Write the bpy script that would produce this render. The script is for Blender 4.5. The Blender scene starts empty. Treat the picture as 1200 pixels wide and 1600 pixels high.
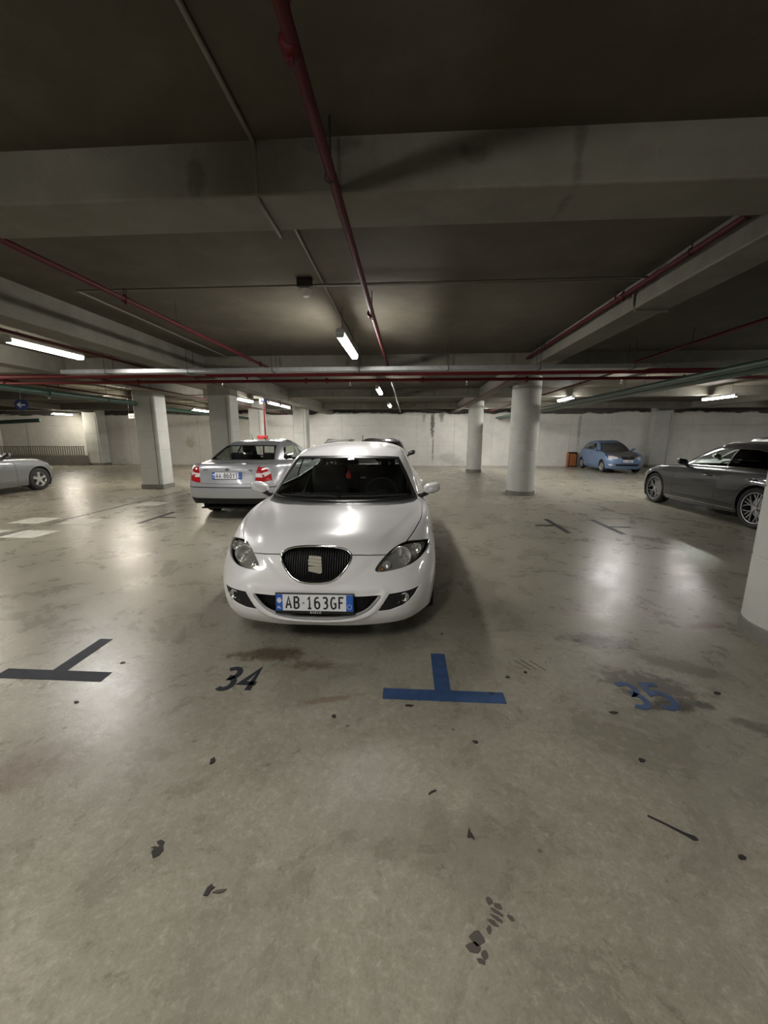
import bpy, bmesh, math, random
import numpy as np
from mathutils import Vector, Matrix
from mathutils.bvhtree import BVHTree

random.seed(7)
SC = bpy.context.scene
COL = SC.collection
PI = math.pi

# ---------------------------------------------------------------- camera
CAM_H = 1.515
cam_data = bpy.data.cameras.new('camera')
cam_data.sensor_fit = 'VERTICAL'
cam_data.sensor_height = 36.0
cam_data.lens = 601.0 / 1600.0 * 36.0
cam_data.clip_start = 0.05
cam_data.clip_end = 200
cam = bpy.data.objects.new('camera', cam_data)
COL.objects.link(cam)
cam.location = (0, 0, CAM_H)
cam.rotation_euler = (math.radians(90 - 11.1), 0, math.radians(3.4))
SC.camera = cam

# ---------------------------------------------------------------- world, exposure
w = bpy.data.worlds.new('world')
SC.world = w
w.use_nodes = True
w.node_tree.nodes['Background'].inputs[0].default_value = (0.02, 0.02, 0.02, 1)
w.node_tree.nodes['Background'].inputs[1].default_value = 0.3
SC.view_settings.view_transform = 'Standard'
SC.view_settings.look = 'None'
SC.view_settings.gamma = 1.0
SC.view_settings.use_curve_mapping = False
SC.view_settings.exposure = 0.18
LAMP_POWER = 142.0
LAMP_COLOR = (1.0, 0.975, 0.935)
SC.cycles.max_bounces = 8
SC.cycles.diffuse_bounces = 5
SC.cycles.glossy_bounces = 4
SC.cycles.transparent_max_bounces = 12
SC.cycles.sample_clamp_indirect = 6.0

# ---------------------------------------------------------------- object helpers
def tag(o, label=None, cat=None, group=None, kind=None):
    if label: o['label'] = label
    if cat: o['category'] = cat
    if group: o['group'] = group
    if kind: o['kind'] = kind
    return o

def empty(name, loc=(0, 0, 0), rz=0.0, parent=None):
    o = bpy.data.objects.new(name, None)
    o.empty_display_size = 0.2
    COL.objects.link(o)
    o.location = loc
    o.rotation_euler = (0, 0, rz)
    if parent: o.parent = parent
    return o

def link_mesh(name, me, mat=None, parent=None, smooth=False, loc=None, rot=None):
    if mat is not None and len(me.materials) == 0:
        me.materials.append(mat)
    if smooth:
        me.polygons.foreach_set('use_smooth', [True] * len(me.polygons))
    o = bpy.data.objects.new(name, me)
    COL.objects.link(o)
    if parent: o.parent = parent
    if loc is not None: o.location = loc
    if rot is not None: o.rotation_euler = rot
    return o

class MB:
    """collects shapes into one mesh"""
    def __init__(self):
        self.v = []; self.f = []
    def add(self, verts, faces):
        b = len(self.v)
        self.v += [tuple(p) for p in verts]
        self.f += [tuple(i + b for i in f) for f in faces]
        return self
    def box(self, x0, x1, y0, y1, z0, z1, bev=0.0):
        if bev <= 0:
            v = [(x, y, z) for x in (x0, x1) for y in (y0, y1) for z in (z0, z1)]
            f = [(0, 1, 3, 2), (4, 6, 7, 5), (0, 4, 5, 1), (2, 3, 7, 6), (0, 2, 6, 4), (1, 5, 7, 3)]
            return self.add(v, f)
        bm = bmesh.new()
        bmesh.ops.create_cube(bm, size=1.0)
        bmesh.ops.scale(bm, vec=(x1 - x0, y1 - y0, z1 - z0), verts=bm.verts)
        bmesh.ops.translate(bm, vec=((x0 + x1) / 2, (y0 + y1) / 2, (z0 + z1) / 2), verts=bm.verts)
        bmesh.ops.bevel(bm, geom=list(bm.edges), offset=bev, segments=2, affect='EDGES', profile=0.5)
        bm.verts.index_update()
        self.add([tuple(q.co) for q in bm.verts], [tuple(q.index for q in f.verts) for f in bm.faces])
        bm.free()
        return self
    def tube(self, pts, r, seg=10, closed=False, caps=True):
        pts = [Vector(p) for p in pts]
        n = len(pts)
        rr = r if isinstance(r, (list, tuple)) else [r] * n
        rings = []
        up = None
        for i in range(n):
            if closed:
                t = (pts[(i + 1) % n] - pts[(i - 1) % n])
            elif i == 0: t = pts[1] - pts[0]
            elif i == n - 1: t = pts[-1] - pts[-2]
            else: t = (pts[i + 1] - pts[i]).normalized() + (pts[i] - pts[i - 1]).normalized()
            t.normalize()
            if up is None:
                a = Vector((0, 0, 1)) if abs(t.z) < 0.9 else Vector((1, 0, 0))
                up = (a - t * a.dot(t)).normalized()
            else:
                up = (up - t * up.dot(t)).normalized()
            s = t.cross(up)
            rings.append([pts[i] + (up * math.cos(2 * PI * k / seg) + s * math.sin(2 * PI * k / seg)) * rr[i] for k in range(seg)])
        v = [p for ring in rings for p in ring]
        f = []
        m = n if closed else n - 1
        for i in range(m):
            j = (i + 1) % n
            for k in range(seg):
                k2 = (k + 1) % seg
                f.append((i * seg + k, i * seg + k2, j * seg + k2, j * seg + k))
        if caps and not closed:
            f.append(tuple(range(seg - 1, -1, -1)))
            f.append(tuple((n - 1) * seg + k for k in range(seg)))
        return self.add(v, f)
    def lathe(self, prof, seg=32, axis='z', origin=(0, 0, 0), a0=0.0, a1=2 * PI):
        """prof: list of (r, h) revolved about the axis through origin"""
        full = abs(a1 - a0 - 2 * PI) < 1e-6
        m = seg if full else seg + 1
        v = []
        for (r, h) in prof:
            for k in range(m):
                a = a0 + (a1 - a0) * k / seg
                c, s = r * math.cos(a), r * math.sin(a)
                p = {'z': (c, s, h), 'x': (h, c, s), 'y': (s, h, c)}[axis]
                v.append((p[0] + origin[0], p[1] + origin[1], p[2] + origin[2]))
        f = []
        for i in range(len(prof) - 1):
            for k in range(seg):
                k2 = (k + 1) % m if full else k + 1
                f.append((i * m + k, i * m + k2, (i + 1) * m + k2, (i + 1) * m + k))
        return self.add(v, f)
    def prism(self, poly, z0, z1, mapf=None):
        n = len(poly)
        v = [(p[0], p[1], z0) for p in poly] + [(p[0], p[1], z1) for p in poly]
        if mapf: v = [mapf(*p) for p in v]
        f = [tuple(range(n - 1, -1, -1)), tuple(range(n, 2 * n))]
        f += [(i, (i + 1) % n, n + (i + 1) % n, n + i) for i in range(n)]
        return self.add(v, f)
    def strip(self, rows):
        """grid of points rows[i][j]"""
        n, m = len(rows), len(rows[0])
        v = [p for r in rows for p in r]
        f = [(i * m + j, i * m + j + 1, (i + 1) * m + j + 1, (i + 1) * m + j) for i in range(n - 1) for j in range(m - 1)]
        return self.add(v, f)
    def mesh(self, name='m', fix=True):
        me = bpy.data.meshes.new(name)
        me.from_pydata([tuple(p) for p in self.v], [], self.f)
        if fix:
            bm = bmesh.new(); bm.from_mesh(me)
            bmesh.ops.recalc_face_normals(bm, faces=bm.faces)
            bm.to_mesh(me); bm.free()
        me.update()
        return me
    def build(self, name, mat, parent=None, smooth=False, auto=None, loc=None, rot=None, fix=True):
        me = self.mesh(name, fix)
        o = link_mesh(name, me, mat, parent, smooth or auto is not None, loc, rot)
        if auto is not None:
            sharp_by_angle(me, auto)
        return o

def sharp_by_angle(me, deg):
    bm = bmesh.new(); bm.from_mesh(me)
    lim = math.radians(deg)
    for e in bm.edges:
        e.smooth = not (len(e.link_faces) == 2 and e.calc_face_angle(0) > lim)
    bm.to_mesh(me); bm.free()

def copy_tree(o, parent=None):
    c = o.copy()
    COL.objects.link(c)
    if parent: c.parent = parent
    for ch in list(o.children):
        copy_tree(ch, c)
    return c

# ---------------------------------------------------------------- materials
def mat_new(name):
    m = bpy.data.materials.new(name)
    m.use_nodes = True
    nt = m.node_tree
    return m, nt, nt.nodes, nt.links, nt.nodes['Principled BSDF']

def rgba(c): return (c[0], c[1], c[2], 1.0)

def simple(name, col, rough=0.5, metal=0.0, coat=0.0, spec=0.5, noise=0.0, nscale=30.0, bump=0.0):
    m, nt, N, L, b = mat_new(name)
    b.inputs['Base Color'].default_value = rgba(col)
    b.inputs['Roughness'].default_value = rough
    b.inputs['Metallic'].default_value = metal
    b.inputs['Coat Weight'].default_value = coat
    b.inputs['Coat Roughness'].default_value = 0.04
    b.inputs['Specular IOR Level'].default_value = spec
    if noise > 0 or bump > 0:
        tc = N.new('ShaderNodeTexCoord')
        nz = N.new('ShaderNodeTexNoise'); nz.inputs['Scale'].default_value = nscale; nz.inputs['Detail'].default_value = 5
        L.new(tc.outputs['Object'], nz.inputs['Vector'])
        if noise > 0:
            r = N.new('ShaderNodeValToRGB')
            r.color_ramp.elements[0].position = 0.3; r.color_ramp.elements[1].position = 0.7
            r.color_ramp.elements[0].color = rgba([c * (1 - noise) for c in col])
            r.color_ramp.elements[1].color = rgba([min(1, c * (1 + noise)) for c in col])
            L.new(nz.outputs['Fac'], r.inputs['Fac']); L.new(r.outputs['Color'], b.inputs['Base Color'])
        if bump > 0:
            bp = N.new('ShaderNodeBump'); bp.inputs['Strength'].default_value = bump; bp.inputs['Distance'].default_value = 0.01
            L.new(nz.outputs['Fac'], bp.inputs['Height']); L.new(bp.outputs['Normal'], b.inputs['Normal'])
    return m

def mixc(N, L, fac, a, b):
    x = N.new('ShaderNodeMix'); x.data_type = 'RGBA'
    for s, v in ((0, fac), (6, a), (7, b)):
        if isinstance(v, (int, float)): x.inputs[s].default_value = v
        elif isinstance(v, (tuple, list)): x.inputs[s].default_value = rgba(v)
        else: L.new(v, x.inputs[s])
    return x.outputs[2]

def ramp(N, L, src, p0, p1, c0=(0, 0, 0), c1=(1, 1, 1)):
    r = N.new('ShaderNodeValToRGB')
    r.color_ramp.elements[0].position = p0; r.color_ramp.elements[1].position = p1
    r.color_ramp.elements[0].color = rgba(c0); r.color_ramp.elements[1].color = rgba(c1)
    L.new(src, r.inputs['Fac'])
    return r.outputs['Color']

def noise(N, L, vec, scale, detail=6, rough=0.6, dist=0.0, stretch=None):
    if stretch:
        mp = N.new('ShaderNodeMapping'); mp.inputs['Scale'].default_value = stretch
        L.new(vec, mp.inputs['Vector']); vec = mp.outputs['Vector']
    n = N.new('ShaderNodeTexNoise')
    n.inputs['Scale'].default_value = scale; n.inputs['Detail'].default_value = detail
    n.inputs['Roughness'].default_value = rough; n.inputs['Distortion'].default_value = dist
    L.new(vec, n.inputs['Vector'])
    return n.outputs['Fac']

def math_n(N, L, op, a, b=None, c=None, clamp=False):
    n = N.new('ShaderNodeMath'); n.operation = op; n.use_clamp = clamp
    for i, v in enumerate((a, b, c)):
        if v is None: continue
        if isinstance(v, (int, float)): n.inputs[i].default_value = v
        else: L.new(v, n.inputs[i])
    return n.outputs[0]

def world_pos(N):
    g = N.new('ShaderNodeNewGeometry')
    return g.outputs['Position']

def blob(N, L, pos, cx, cy, sx, sy, wob, soft=0.5, rot=0.0, axes='xy'):
    """0..1 mask of an irregular patch centred on (cx, cy) in the plane"""
    sp = N.new('ShaderNodeSeparateXYZ'); L.new(pos, sp.inputs[0])
    ax = {'xy': (0, 1), 'xz': (0, 2)}[axes]
    dx = math_n(N, L, 'SUBTRACT', sp.outputs[ax[0]], cx)
    dy = math_n(N, L, 'SUBTRACT', sp.outputs[ax[1]], cy)
    if rot:
        c, s = math.cos(rot), math.sin(rot)
        ex = math_n(N, L, 'ADD', math_n(N, L, 'MULTIPLY', dx, c), math_n(N, L, 'MULTIPLY', dy, s))
        ey = math_n(N, L, 'SUBTRACT', math_n(N, L, 'MULTIPLY', dy, c), math_n(N, L, 'MULTIPLY', dx, s))
        dx, dy = ex, ey
    dx = math_n(N, L, 'DIVIDE', dx, sx); dy = math_n(N, L, 'DIVIDE', dy, sy)
    d = math_n(N, L, 'ADD', math_n(N, L, 'MULTIPLY', dx, dx), math_n(N, L, 'MULTIPLY', dy, dy))
    d = math_n(N, L, 'SQRT', d)
    d = math_n(N, L, 'ADD', d, math_n(N, L, 'MULTIPLY', math_n(N, L, 'SUBTRACT', wob, 0.5), 3.0))
    mr = N.new('ShaderNodeMapRange'); mr.clamp = True
    L.new(d, mr.inputs['Value'])
    mr.inputs['From Min'].default_value = 1.0; mr.inputs['From Max'].default_value = 1.0 - soft
    return mr.outputs[0]

def concrete(name, base, dark, light, bscale=1.0, rough=0.85, wall_marks=False, bump=0.25, beam_marks=False):
    m, nt, N, L, b = mat_new(name)
    P = world_pos(N)
    big = noise(N, L, P, 0.55 * bscale, 6, 0.62)
    mid = noise(N, L, P, 3.2 * bscale, 7, 0.65)
    fine = noise(N, L, P, 38.0 * bscale, 4, 0.7)
    streak = noise(N, L, P, 1.0, 5, 0.6, stretch=(0.7, 0.7, 4.0))
    col = mixc(N, L, ramp(N, L, big, 0.32, 0.68), dark, base)
    col = mixc(N, L, math_n(N, L, 'MULTIPLY', ramp(N, L, mid, 0.45, 0.75), 0.55), col, light)
    col = mixc(N, L, math_n(N, L, 'MULTIPLY', ramp(N, L, streak, 0.52, 0.72), 0.35), col, dark)
    vor = N.new('ShaderNodeTexVoronoi'); vor.inputs['Scale'].default_value = 16.0; L.new(P, vor.inputs['Vector'])
    pit = ramp(N, L, vor.outputs['Distance'], 0.04, 0.10, (1, 1, 1), (0, 0, 0))
    pitm = math_n(N, L, 'MULTIPLY', pit, ramp(N, L, mid, 0.5, 0.62))
    col = mixc(N, L, math_n(N, L, 'MULTIPLY', pitm, 0.45), col, [c * 0.45 for c in dark])
    if wall_marks:
        wob = noise(N, L, P, 2.3, 7, 0.7)
        wob2 = noise(N, L, P, 6.0, 7, 0.75)
        # long water stain down the wall, a second shorter one, and a broad darker patch low down
        for (cx, cz, sx, sz, wb, k, c) in ((1.30, 2.2, 0.13, 1.0, wob2, 0.85, (0.09, 0.085, 0.075)),
                                           (1.34, 0.9, 0.05, 0.9, wob2, 0.7, (0.12, 0.11, 0.10)),
                                           (1.75, 2.55, 0.16, 0.35, wob2, 0.7, (0.12, 0.11, 0.10)),
                                           (0.85, 2.5, 0.10, 0.3, wob2, 0.5, (0.16, 0.15, 0.13)),
                                           (12.6, 2.2, 0.14, 0.7, wob2, 0.8, (0.11, 0.105, 0.095)),
                                           (-11.7, 1.2, 0.35, 0.4, wob, 0.45, (0.30, 0.25, 0.16)),
                                           (-0.5, 2.3, 0.2, 0.6, wob, 0.35, (0.62, 0.60, 0.56)),
                                           (6.0, 1.6, 0.07, 1.4, wob2, 0.5, (0.2, 0.19, 0.17)),
                                           (8.7, 1.9, 0.10, 1.2, wob2, 0.5, (0.2, 0.19, 0.17)),
                                           (2.2, 0.4, 0.9, 0.35, wob, 0.3, (0.2, 0.19, 0.17))):
            mk = blob(N, L, P, cx, cz, sx, sz, wb, 0.6, 0, 'xz')
            col = mixc(N, L, math_n(N, L, 'MULTIPLY', mk, k), col, c)
    if beam_marks:
        wob2 = noise(N, L, P, 6.0, 7, 0.75)
        for (cx, cz, sx, sz) in ((-1.12, 2.86, .05, .12), (.83, 2.88, .035, .16), (.30, 2.9, .12, .05), (-.35, 2.97, .22, .06), (1.9, 2.9, .04, .12), (-2.4, 2.88, .04, .14)):
            mk = blob(N, L, P, cx, cz, sx, sz, wob2, 0.6, 0, 'xz')
            col = mixc(N, L, math_n(N, L, 'MULTIPLY', mk, 0.6), col, (0.07, 0.065, 0.05))
    L.new(col, b.inputs['Base Color'])
    b.inputs['Roughness'].default_value = rough
    b.inputs['Specular IOR Level'].default_value = 0.25
    bp = N.new('ShaderNodeBump'); bp.inputs['Strength'].default_value = bump; bp.inputs['Distance'].default_value = 0.02
    h = math_n(N, L, 'ADD', mid, math_n(N, L, 'MULTIPLY', fine, 0.3))
    h = math_n(N, L, 'SUBTRACT', h, math_n(N, L, 'MULTIPLY', pitm, 0.3))
    L.new(h, bp.inputs['Height']); L.new(bp.outputs['Normal'], b.inputs['Normal'])
    return m

def floor_material():
    m, nt, N, L, b = mat_new('polished_concrete_floor')
    P = world_pos(N)
    big = noise(N, L, P, 0.45, 6, 0.6, 0.4)
    mid = noise(N, L, P, 2.0, 8, 0.68, 0.5)
    sml = noise(N, L, P, 9.0, 8, 0.72, 0.3)
    fine = noise(N, L, P, 60.0, 4, 0.7)
    col = mixc(N, L, ramp(N, L, big, 0.35, 0.66), (0.212, 0.195, 0.150), (0.298, 0.276, 0.216))
    col = mixc(N, L, math_n(N, L, 'MULTIPLY', ramp(N, L, mid, 0.42, 0.70), 0.5), col, (0.395, 0.366, 0.292))
    col = mixc(N, L, math_n(N, L, 'MULTIPLY', ramp(N, L, mid, 0.34, 0.46, (1, 1, 1), (0, 0, 0)), 0.35), col, (0.18, 0.165, 0.125))
    col = mixc(N, L, math_n(N, L, 'MULTIPLY', ramp(N, L, sml, 0.48, 0.66), 0.38), col, (0.21, 0.19, 0.145))
    grit = noise(N, L, P, 28.0, 6, 0.75, 0.4)
    col = mixc(N, L, math_n(N, L, 'MULTIPLY', ramp(N, L, grit, 0.52, 0.66), 0.52), col, (0.165, 0.15, 0.115))
    col = mixc(N, L, math_n(N, L, 'MULTIPLY', ramp(N, L, grit, 0.34, 0.46, (1, 1, 1), (0, 0, 0)), 0.35), col, (0.50, 0.47, 0.39))
    gr2 = noise(N, L, P, 95.0, 3, 0.7)
    col = mixc(N, L, math_n(N, L, 'MULTIPLY', ramp(N, L, gr2, 0.55, 0.68), 0.28), col, (0.15, 0.135, 0.10))
    col = mixc(N, L, math_n(N, L, 'MULTIPLY', ramp(N, L, gr2, 0.32, 0.45, (1, 1, 1), (0, 0, 0)), 0.22), col, (0.50, 0.47, 0.39))
    # pale mineral veins
    vein = noise(N, L, P, 4.0, 9, 0.75, 1.2)
    vm = ramp(N, L, math_n(N, L, 'ABSOLUTE', math_n(N, L, 'SUBTRACT', vein, 0.5)), 0.0, 0.02, (1, 1, 1), (0, 0, 0))
    vm = math_n(N, L, 'MULTIPLY', vm, ramp(N, L, mid, 0.45, 0.6))
    col = mixc(N, L, math_n(N, L, 'MULTIPLY', vm, 0.28), col, (0.50, 0.47, 0.38))
    # dark oil marks, elongated, denser at the bay mouths
    st = noise(N, L, P, 2.2, 9, 0.70, 0.5, stretch=(1.0, 1.25, 1.0))
    spots = ramp(N, L, st, 0.60, 0.68)
    col = mixc(N, L, math_n(N, L, 'MULTIPLY', spots, 0.20), col, (0.13, 0.11, 0.085))
    st2 = noise(N, L, P, 7.5, 9, 0.75, 0.6, stretch=(1.0, 1.8, 1.0))
    spots2 = ramp(N, L, st2, 0.655, 0.70)
    col = mixc(N, L, math_n(N, L, 'MULTIPLY', spots2, 0.30), col, (0.09, 0.08, 0.065))
    # tiny black specks
    vor = N.new('ShaderNodeTexVoronoi'); vor.inputs['Scale'].default_value = 5.2; L.new(P, vor.inputs['Vector'])
    sp = ramp(N, L, vor.outputs['Distance'], 0.035, 0.06, (1, 1, 1), (0, 0, 0))
    sp = math_n(N, L, 'MULTIPLY', sp, ramp(N, L, big, 0.42, 0.5))
    col = mixc(N, L, math_n(N, L, 'MULTIPLY', sp, 0.75), col, (0.04, 0.035, 0.03))
    wob = noise(N, L, P, 3.6, 8, 0.74)
    wobf = noise(N, L, P, 11.0, 8, 0.75)
    patches = [
        # (x, y, sx, sy, wobble, strength, colour, rot)
        (-0.95, 2.43, 0.30, 0.10, wobf, 0.9, (0.10, 0.075, 0.05), 0.1),
        (-0.62, 2.32, 0.20, 0.06, wobf, 0.8, (0.13, 0.10, 0.07), 0.1),
        (-0.45, 1.98, 0.22, 0.03, wobf, 0.7, (0.17, 0.12, 0.08), 0.3),
        (1.50, 2.25, 0.34, 0.16, wobf, 0.9, (0.10, 0.085, 0.07), -0.3),
        (1.45, 2.75, 0.35, 0.12, wobf, 0.85, (0.09, 0.08, 0.065), -0.2),
        (1.85, 2.45, 0.35, 0.10, wobf, 0.8, (0.12, 0.105, 0.08), -0.5),
        (1.55, 2.05, 0.26, 0.06, wobf, 0.9, (0.07, 0.065, 0.055), 0.1),
        (1.95, 1.85, 0.25, 0.06, wobf, 0.75, (0.10, 0.09, 0.07), -0.5),
        (2.45, 3.05, 0.20, 0.06, wobf, 0.8, (0.11, 0.065, 0.042), 0.2),
        (0.55, 3.3, 0.5, 0.5, wob, 0.25, (0.16, 0.14, 0.11), 0.0),
        (0.3, 0.62, 0.16, 0.05, wobf, 0.0, (0.1, 0.09, 0.07), 0.9),
        (-1.75, 1.42, 0.35, 0.16, wob, 0.5, (0.17, 0.125, 0.095), 0.5),
        (0.35, 1.2, 0.4, 0.2, wobf, 0.35, (0.15, 0.135, 0.10), 0.0),
        (0.0, 1.25, 0.35, 0.15, wobf, 0.3, (0.16, 0.145, 0.10), 0.0),
    ]
    for (x, y, sx, sy, wb, k, c, r) in patches:
        if k <= 0: continue
        mk = blob(N, L, P, x, y, sx, sy, wb, 0.45, r)
        col = mixc(N, L, math_n(N, L, 'MULTIPLY', mk, k), col, c)
    L.new(col, b.inputs['Base Color'])
    # worn resin: smoother and rougher patches
    spx = N.new('ShaderNodeSeparateXYZ'); L.new(P, spx.inputs[0])
    rg = N.new('ShaderNodeMapRange'); L.new(math_n(N, L, 'ADD', mid, math_n(N, L, 'MULTIPLY', sml, 0.4)), rg.inputs['Value'])
    rg.inputs['From Min'].default_value = 0.45; rg.inputs['From Max'].default_value = 1.0
    rg.inputs['To Min'].default_value = 0.20; rg.inputs['To Max'].default_value = 0.42
    L.new(rg.outputs[0], b.inputs['Roughness'])
    b.inputs['Specular IOR Level'].default_value = 0.5
    bp = N.new('ShaderNodeBump'); bp.inputs['Strength'].default_value = 0.32; bp.inputs['Distance'].default_value = 0.012
    h = math_n(N, L, 'ADD', math_n(N, L, 'MULTIPLY', mid, 0.6), math_n(N, L, 'ADD', math_n(N, L, 'MULTIPLY', sml, 0.5), math_n(N, L, 'MULTIPLY', fine, 0.08)))
    L.new(h, bp.inputs['Height']); L.new(bp.outputs['Normal'], b.inputs['Normal'])
    return m

def paint(name, col, metal=0.0, rough=0.35, coat=1.0):
    """car paint; the inside of the sheet metal is dark primer"""
    m, nt, N, L, b = mat_new(name)
    g = N.new('ShaderNodeNewGeometry')
    tc = N.new('ShaderNodeTexCoord')
    nz = noise(N, L, tc.outputs['Object'], 2.0, 4, 0.5)
    c = mixc(N, L, math_n(N, L, 'MULTIPLY', nz, 0.25), col, [q * 0.88 for q in col])
    c = mixc(N, L, g.outputs['Backfacing'], c, (0.03, 0.03, 0.03))
    L.new(c, b.inputs['Base Color'])
    b.inputs['Metallic'].default_value = metal
    b.inputs['Roughness'].default_value = rough
    b.inputs['Coat Weight'].default_value = coat
    b.inputs['Coat Roughness'].default_value = 0.05
    return m

def glass(name, tint=(0.2, 0.22, 0.21), ior=1.5, rough=0.02, refl=1.0):
    m, nt, N, L, b = mat_new(name)
    N.remove(b)
    out = N['Material Output']
    tr = N.new('ShaderNodeBsdfTransparent'); tr.inputs[0].default_value = rgba(tint)
    gl = N.new('ShaderNodeBsdfGlossy'); gl.inputs['Roughness'].default_value = rough
    fr = N.new('ShaderNodeFresnel'); fr.inputs['IOR'].default_value = ior
    g = N.new('ShaderNodeNewGeometry')
    k = math_n(N, L, 'MULTIPLY', fr.outputs[0], refl)
    k = math_n(N, L, 'MULTIPLY', k, math_n(N, L, 'SUBTRACT', 1.0, g.outputs['Backfacing']))
    mx = N.new('ShaderNodeMixShader')
    L.new(k, mx.inputs[0]); L.new(tr.outputs[0], mx.inputs[1]); L.new(gl.outputs[0], mx.inputs[2])
    L.new(mx.outputs[0], out.inputs['Surface'])
    return m

def emit(name, col, strength):
    m, nt, N, L, b = mat_new(name)
    b.inputs['Base Color'].default_value = rgba(col)
    b.inputs['Emission Color'].default_value = rgba(col)
    b.inputs['Emission Strength'].default_value = strength
    return m

M = {}
M['floor'] = floor_material()
M['wall'] = concrete('cast_concrete_wall', (0.73, 0.715, 0.665), (0.60, 0.585, 0.54), (0.80, 0.79, 0.745), wall_marks=True)
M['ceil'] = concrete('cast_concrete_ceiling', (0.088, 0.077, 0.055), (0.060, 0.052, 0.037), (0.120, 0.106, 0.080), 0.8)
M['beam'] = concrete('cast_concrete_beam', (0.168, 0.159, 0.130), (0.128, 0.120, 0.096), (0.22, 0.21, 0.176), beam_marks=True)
M['pillar'] = concrete('cast_concrete_pillar', (0.50, 0.50, 0.46), (0.41, 0.41, 0.375), (0.57, 0.57, 0.53))
M['plinth'] = concrete('dark_concrete_plinth', (0.20, 0.19, 0.165), (0.14, 0.135, 0.12), (0.25, 0.24, 0.21), 2.0)
M['red_pipe'] = simple('red_pipe_paint', (0.060, 0.006, 0.007), 0.6, 0, 0, 0.2, noise=0.15, nscale=8)
M['red_main'] = simple('dark_red_pipe_paint', (0.10, 0.008, 0.010), 0.6, 0, 0, 0.2, noise=0.15, nscale=8)
M['dark_metal'] = simple('dark_metal', (0.05, 0.045, 0.04), 0.5, 0.6)
M['galv'] = simple('galvanised_steel', (0.30, 0.305, 0.30), 0.5, 0.7, noise=0.12, nscale=14)
M['conduit'] = simple('grey_conduit', (0.16, 0.145, 0.115), 0.5, 0.2)
M['green_pipe'] = simple('green_pipe_plastic', (0.018, 0.050, 0.033), 0.45)
M['dkgreen'] = simple('dark_green_pipe_plastic', (0.022, 0.045, 0.03), 0.4)
M['white_plastic'] = simple('white_plastic', (0.7, 0.69, 0.65), 0.45)
M['lamp_on'] = emit('lit_diffuser', LAMP_COLOR, LAMP_POWER)
M['lamp_warm'] = emit('warm_lit_diffuser', (1.0, 0.92, 0.78), LAMP_POWER)
M['housing'] = simple('lamp_housing_grey', (0.45, 0.45, 0.43), 0.5)
M['blue_paint'] = simple('blue_road_paint', (0.030, 0.070, 0.17), 0.45, noise=0.25, nscale=18, bump=0.1)
M['black_paint'] = simple('dark_blue_grey_road_paint', (0.016, 0.019, 0.028), 0.6, 0, 0, 0.2, noise=0.25, nscale=18, bump=0.1)
M['black_line'] = simple('black_road_paint', (0.016, 0.016, 0.018), 0.6, 0, 0, 0.2, noise=0.2, nscale=18)
M['white_line'] = simple('worn_white_road_paint', (0.56, 0.54, 0.47), 0.5, noise=0.2, nscale=9)
M['dirt'] = simple('black_dirt', (0.022, 0.019, 0.018), 0.7)
M['dirt2'] = simple('brown_black_dirt', (0.07, 0.06, 0.05), 0.8)
M['wood_orange'] = simple('orange_brown_board', (0.33, 0.11, 0.035), 0.6, noise=0.2, nscale=6)
M['black_plastic'] = simple('black_plastic', (0.012, 0.012, 0.013), 0.42)
M['matte_black'] = simple('matte_black', (0.008, 0.008, 0.008), 0.8)
M['rubber'] = simple('tyre_rubber', (0.014, 0.014, 0.014), 0.75)
M['lip_shade'] = simple('shade_grey_lip', (0.34, 0.34, 0.35), 0.4)  # grey that stands in for shade along the intake lip
M['chrome'] = simple('chrome', (0.72, 0.72, 0.72), 0.12, 1.0)
M['satin'] = simple('satin_metal', (0.55, 0.55, 0.56), 0.3, 1.0)
M['alloy'] = simple('silver_alloy', (0.58, 0.58, 0.58), 0.3, 0.8)
M['dark_alloy'] = simple('dark_alloy', (0.03, 0.03, 0.032), 0.35, 0.5)
M['interior'] = simple('dark_cabin_fabric', (0.018, 0.018, 0.019), 0.85)
M['interior2'] = simple('grey_cabin_fabric', (0.05, 0.05, 0.052), 0.85)
M['glass'] = glass('tinted_car_glass', (0.62, 0.66, 0.63))
M['glass_front'] = glass('clear_windscreen_glass', (0.78, 0.82, 0.79))
M['glass_dark'] = glass('black_privacy_glass', (0.012, 0.012, 0.012), 1.5, 0.03, 0.5)
M['glass_dirty'] = simple('dusty_windscreen', (0.075, 0.075, 0.07), 0.35, 0, 0.3, noise=0.3, nscale=5)
M['lens'] = glass('clear_lamp_lens', (0.88, 0.88, 0.86))
M['reflector'] = simple('lamp_reflector', (0.80, 0.80, 0.78), 0.26, 0.75)
M['lamp_body'] = simple('smoky_lamp_interior', (0.42, 0.41, 0.39), 0.28, 0.45)
M['red_lens'] = simple('red_tail_lens', (0.33, 0.012, 0.014), 0.12, 0, 1.0, noise=0.2, nscale=40)
M['white_lens'] = simple('white_tail_lens', (0.62, 0.58, 0.57), 0.15, 0, 1.0)
M['amber'] = simple('amber_bulb', (0.35, 0.17, 0.06), 0.3, 0.5)
M['plate_white'] = simple('plate_white', (0.80, 0.80, 0.82), 0.3, 0, 0.3)
M['plate_blue'] = simple('plate_blue', (0.012, 0.11, 0.50), 0.3, 0, 0.3)
M['plate_black'] = simple('plate_black', (0.008, 0.008, 0.009), 0.35)
M['white_print'] = simple('white_print', (0.75, 0.75, 0.75), 0.5)
M['grey_print'] = simple('grey_print', (0.3, 0.3, 0.32), 0.5)
M['sign_blue'] = simple('sign_blue', (0.012, 0.03, 0.14), 0.75)
M['sign_white'] = simple('sign_white', (0.6, 0.6, 0.6), 0.4)
M['exit_lit'] = emit('lit_exit_panel', (0.75, 1.0, 0.82), 2.0)
M['exit_green'] = simple('exit_green', (0.01, 0.16, 0.06), 0.5)
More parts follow.
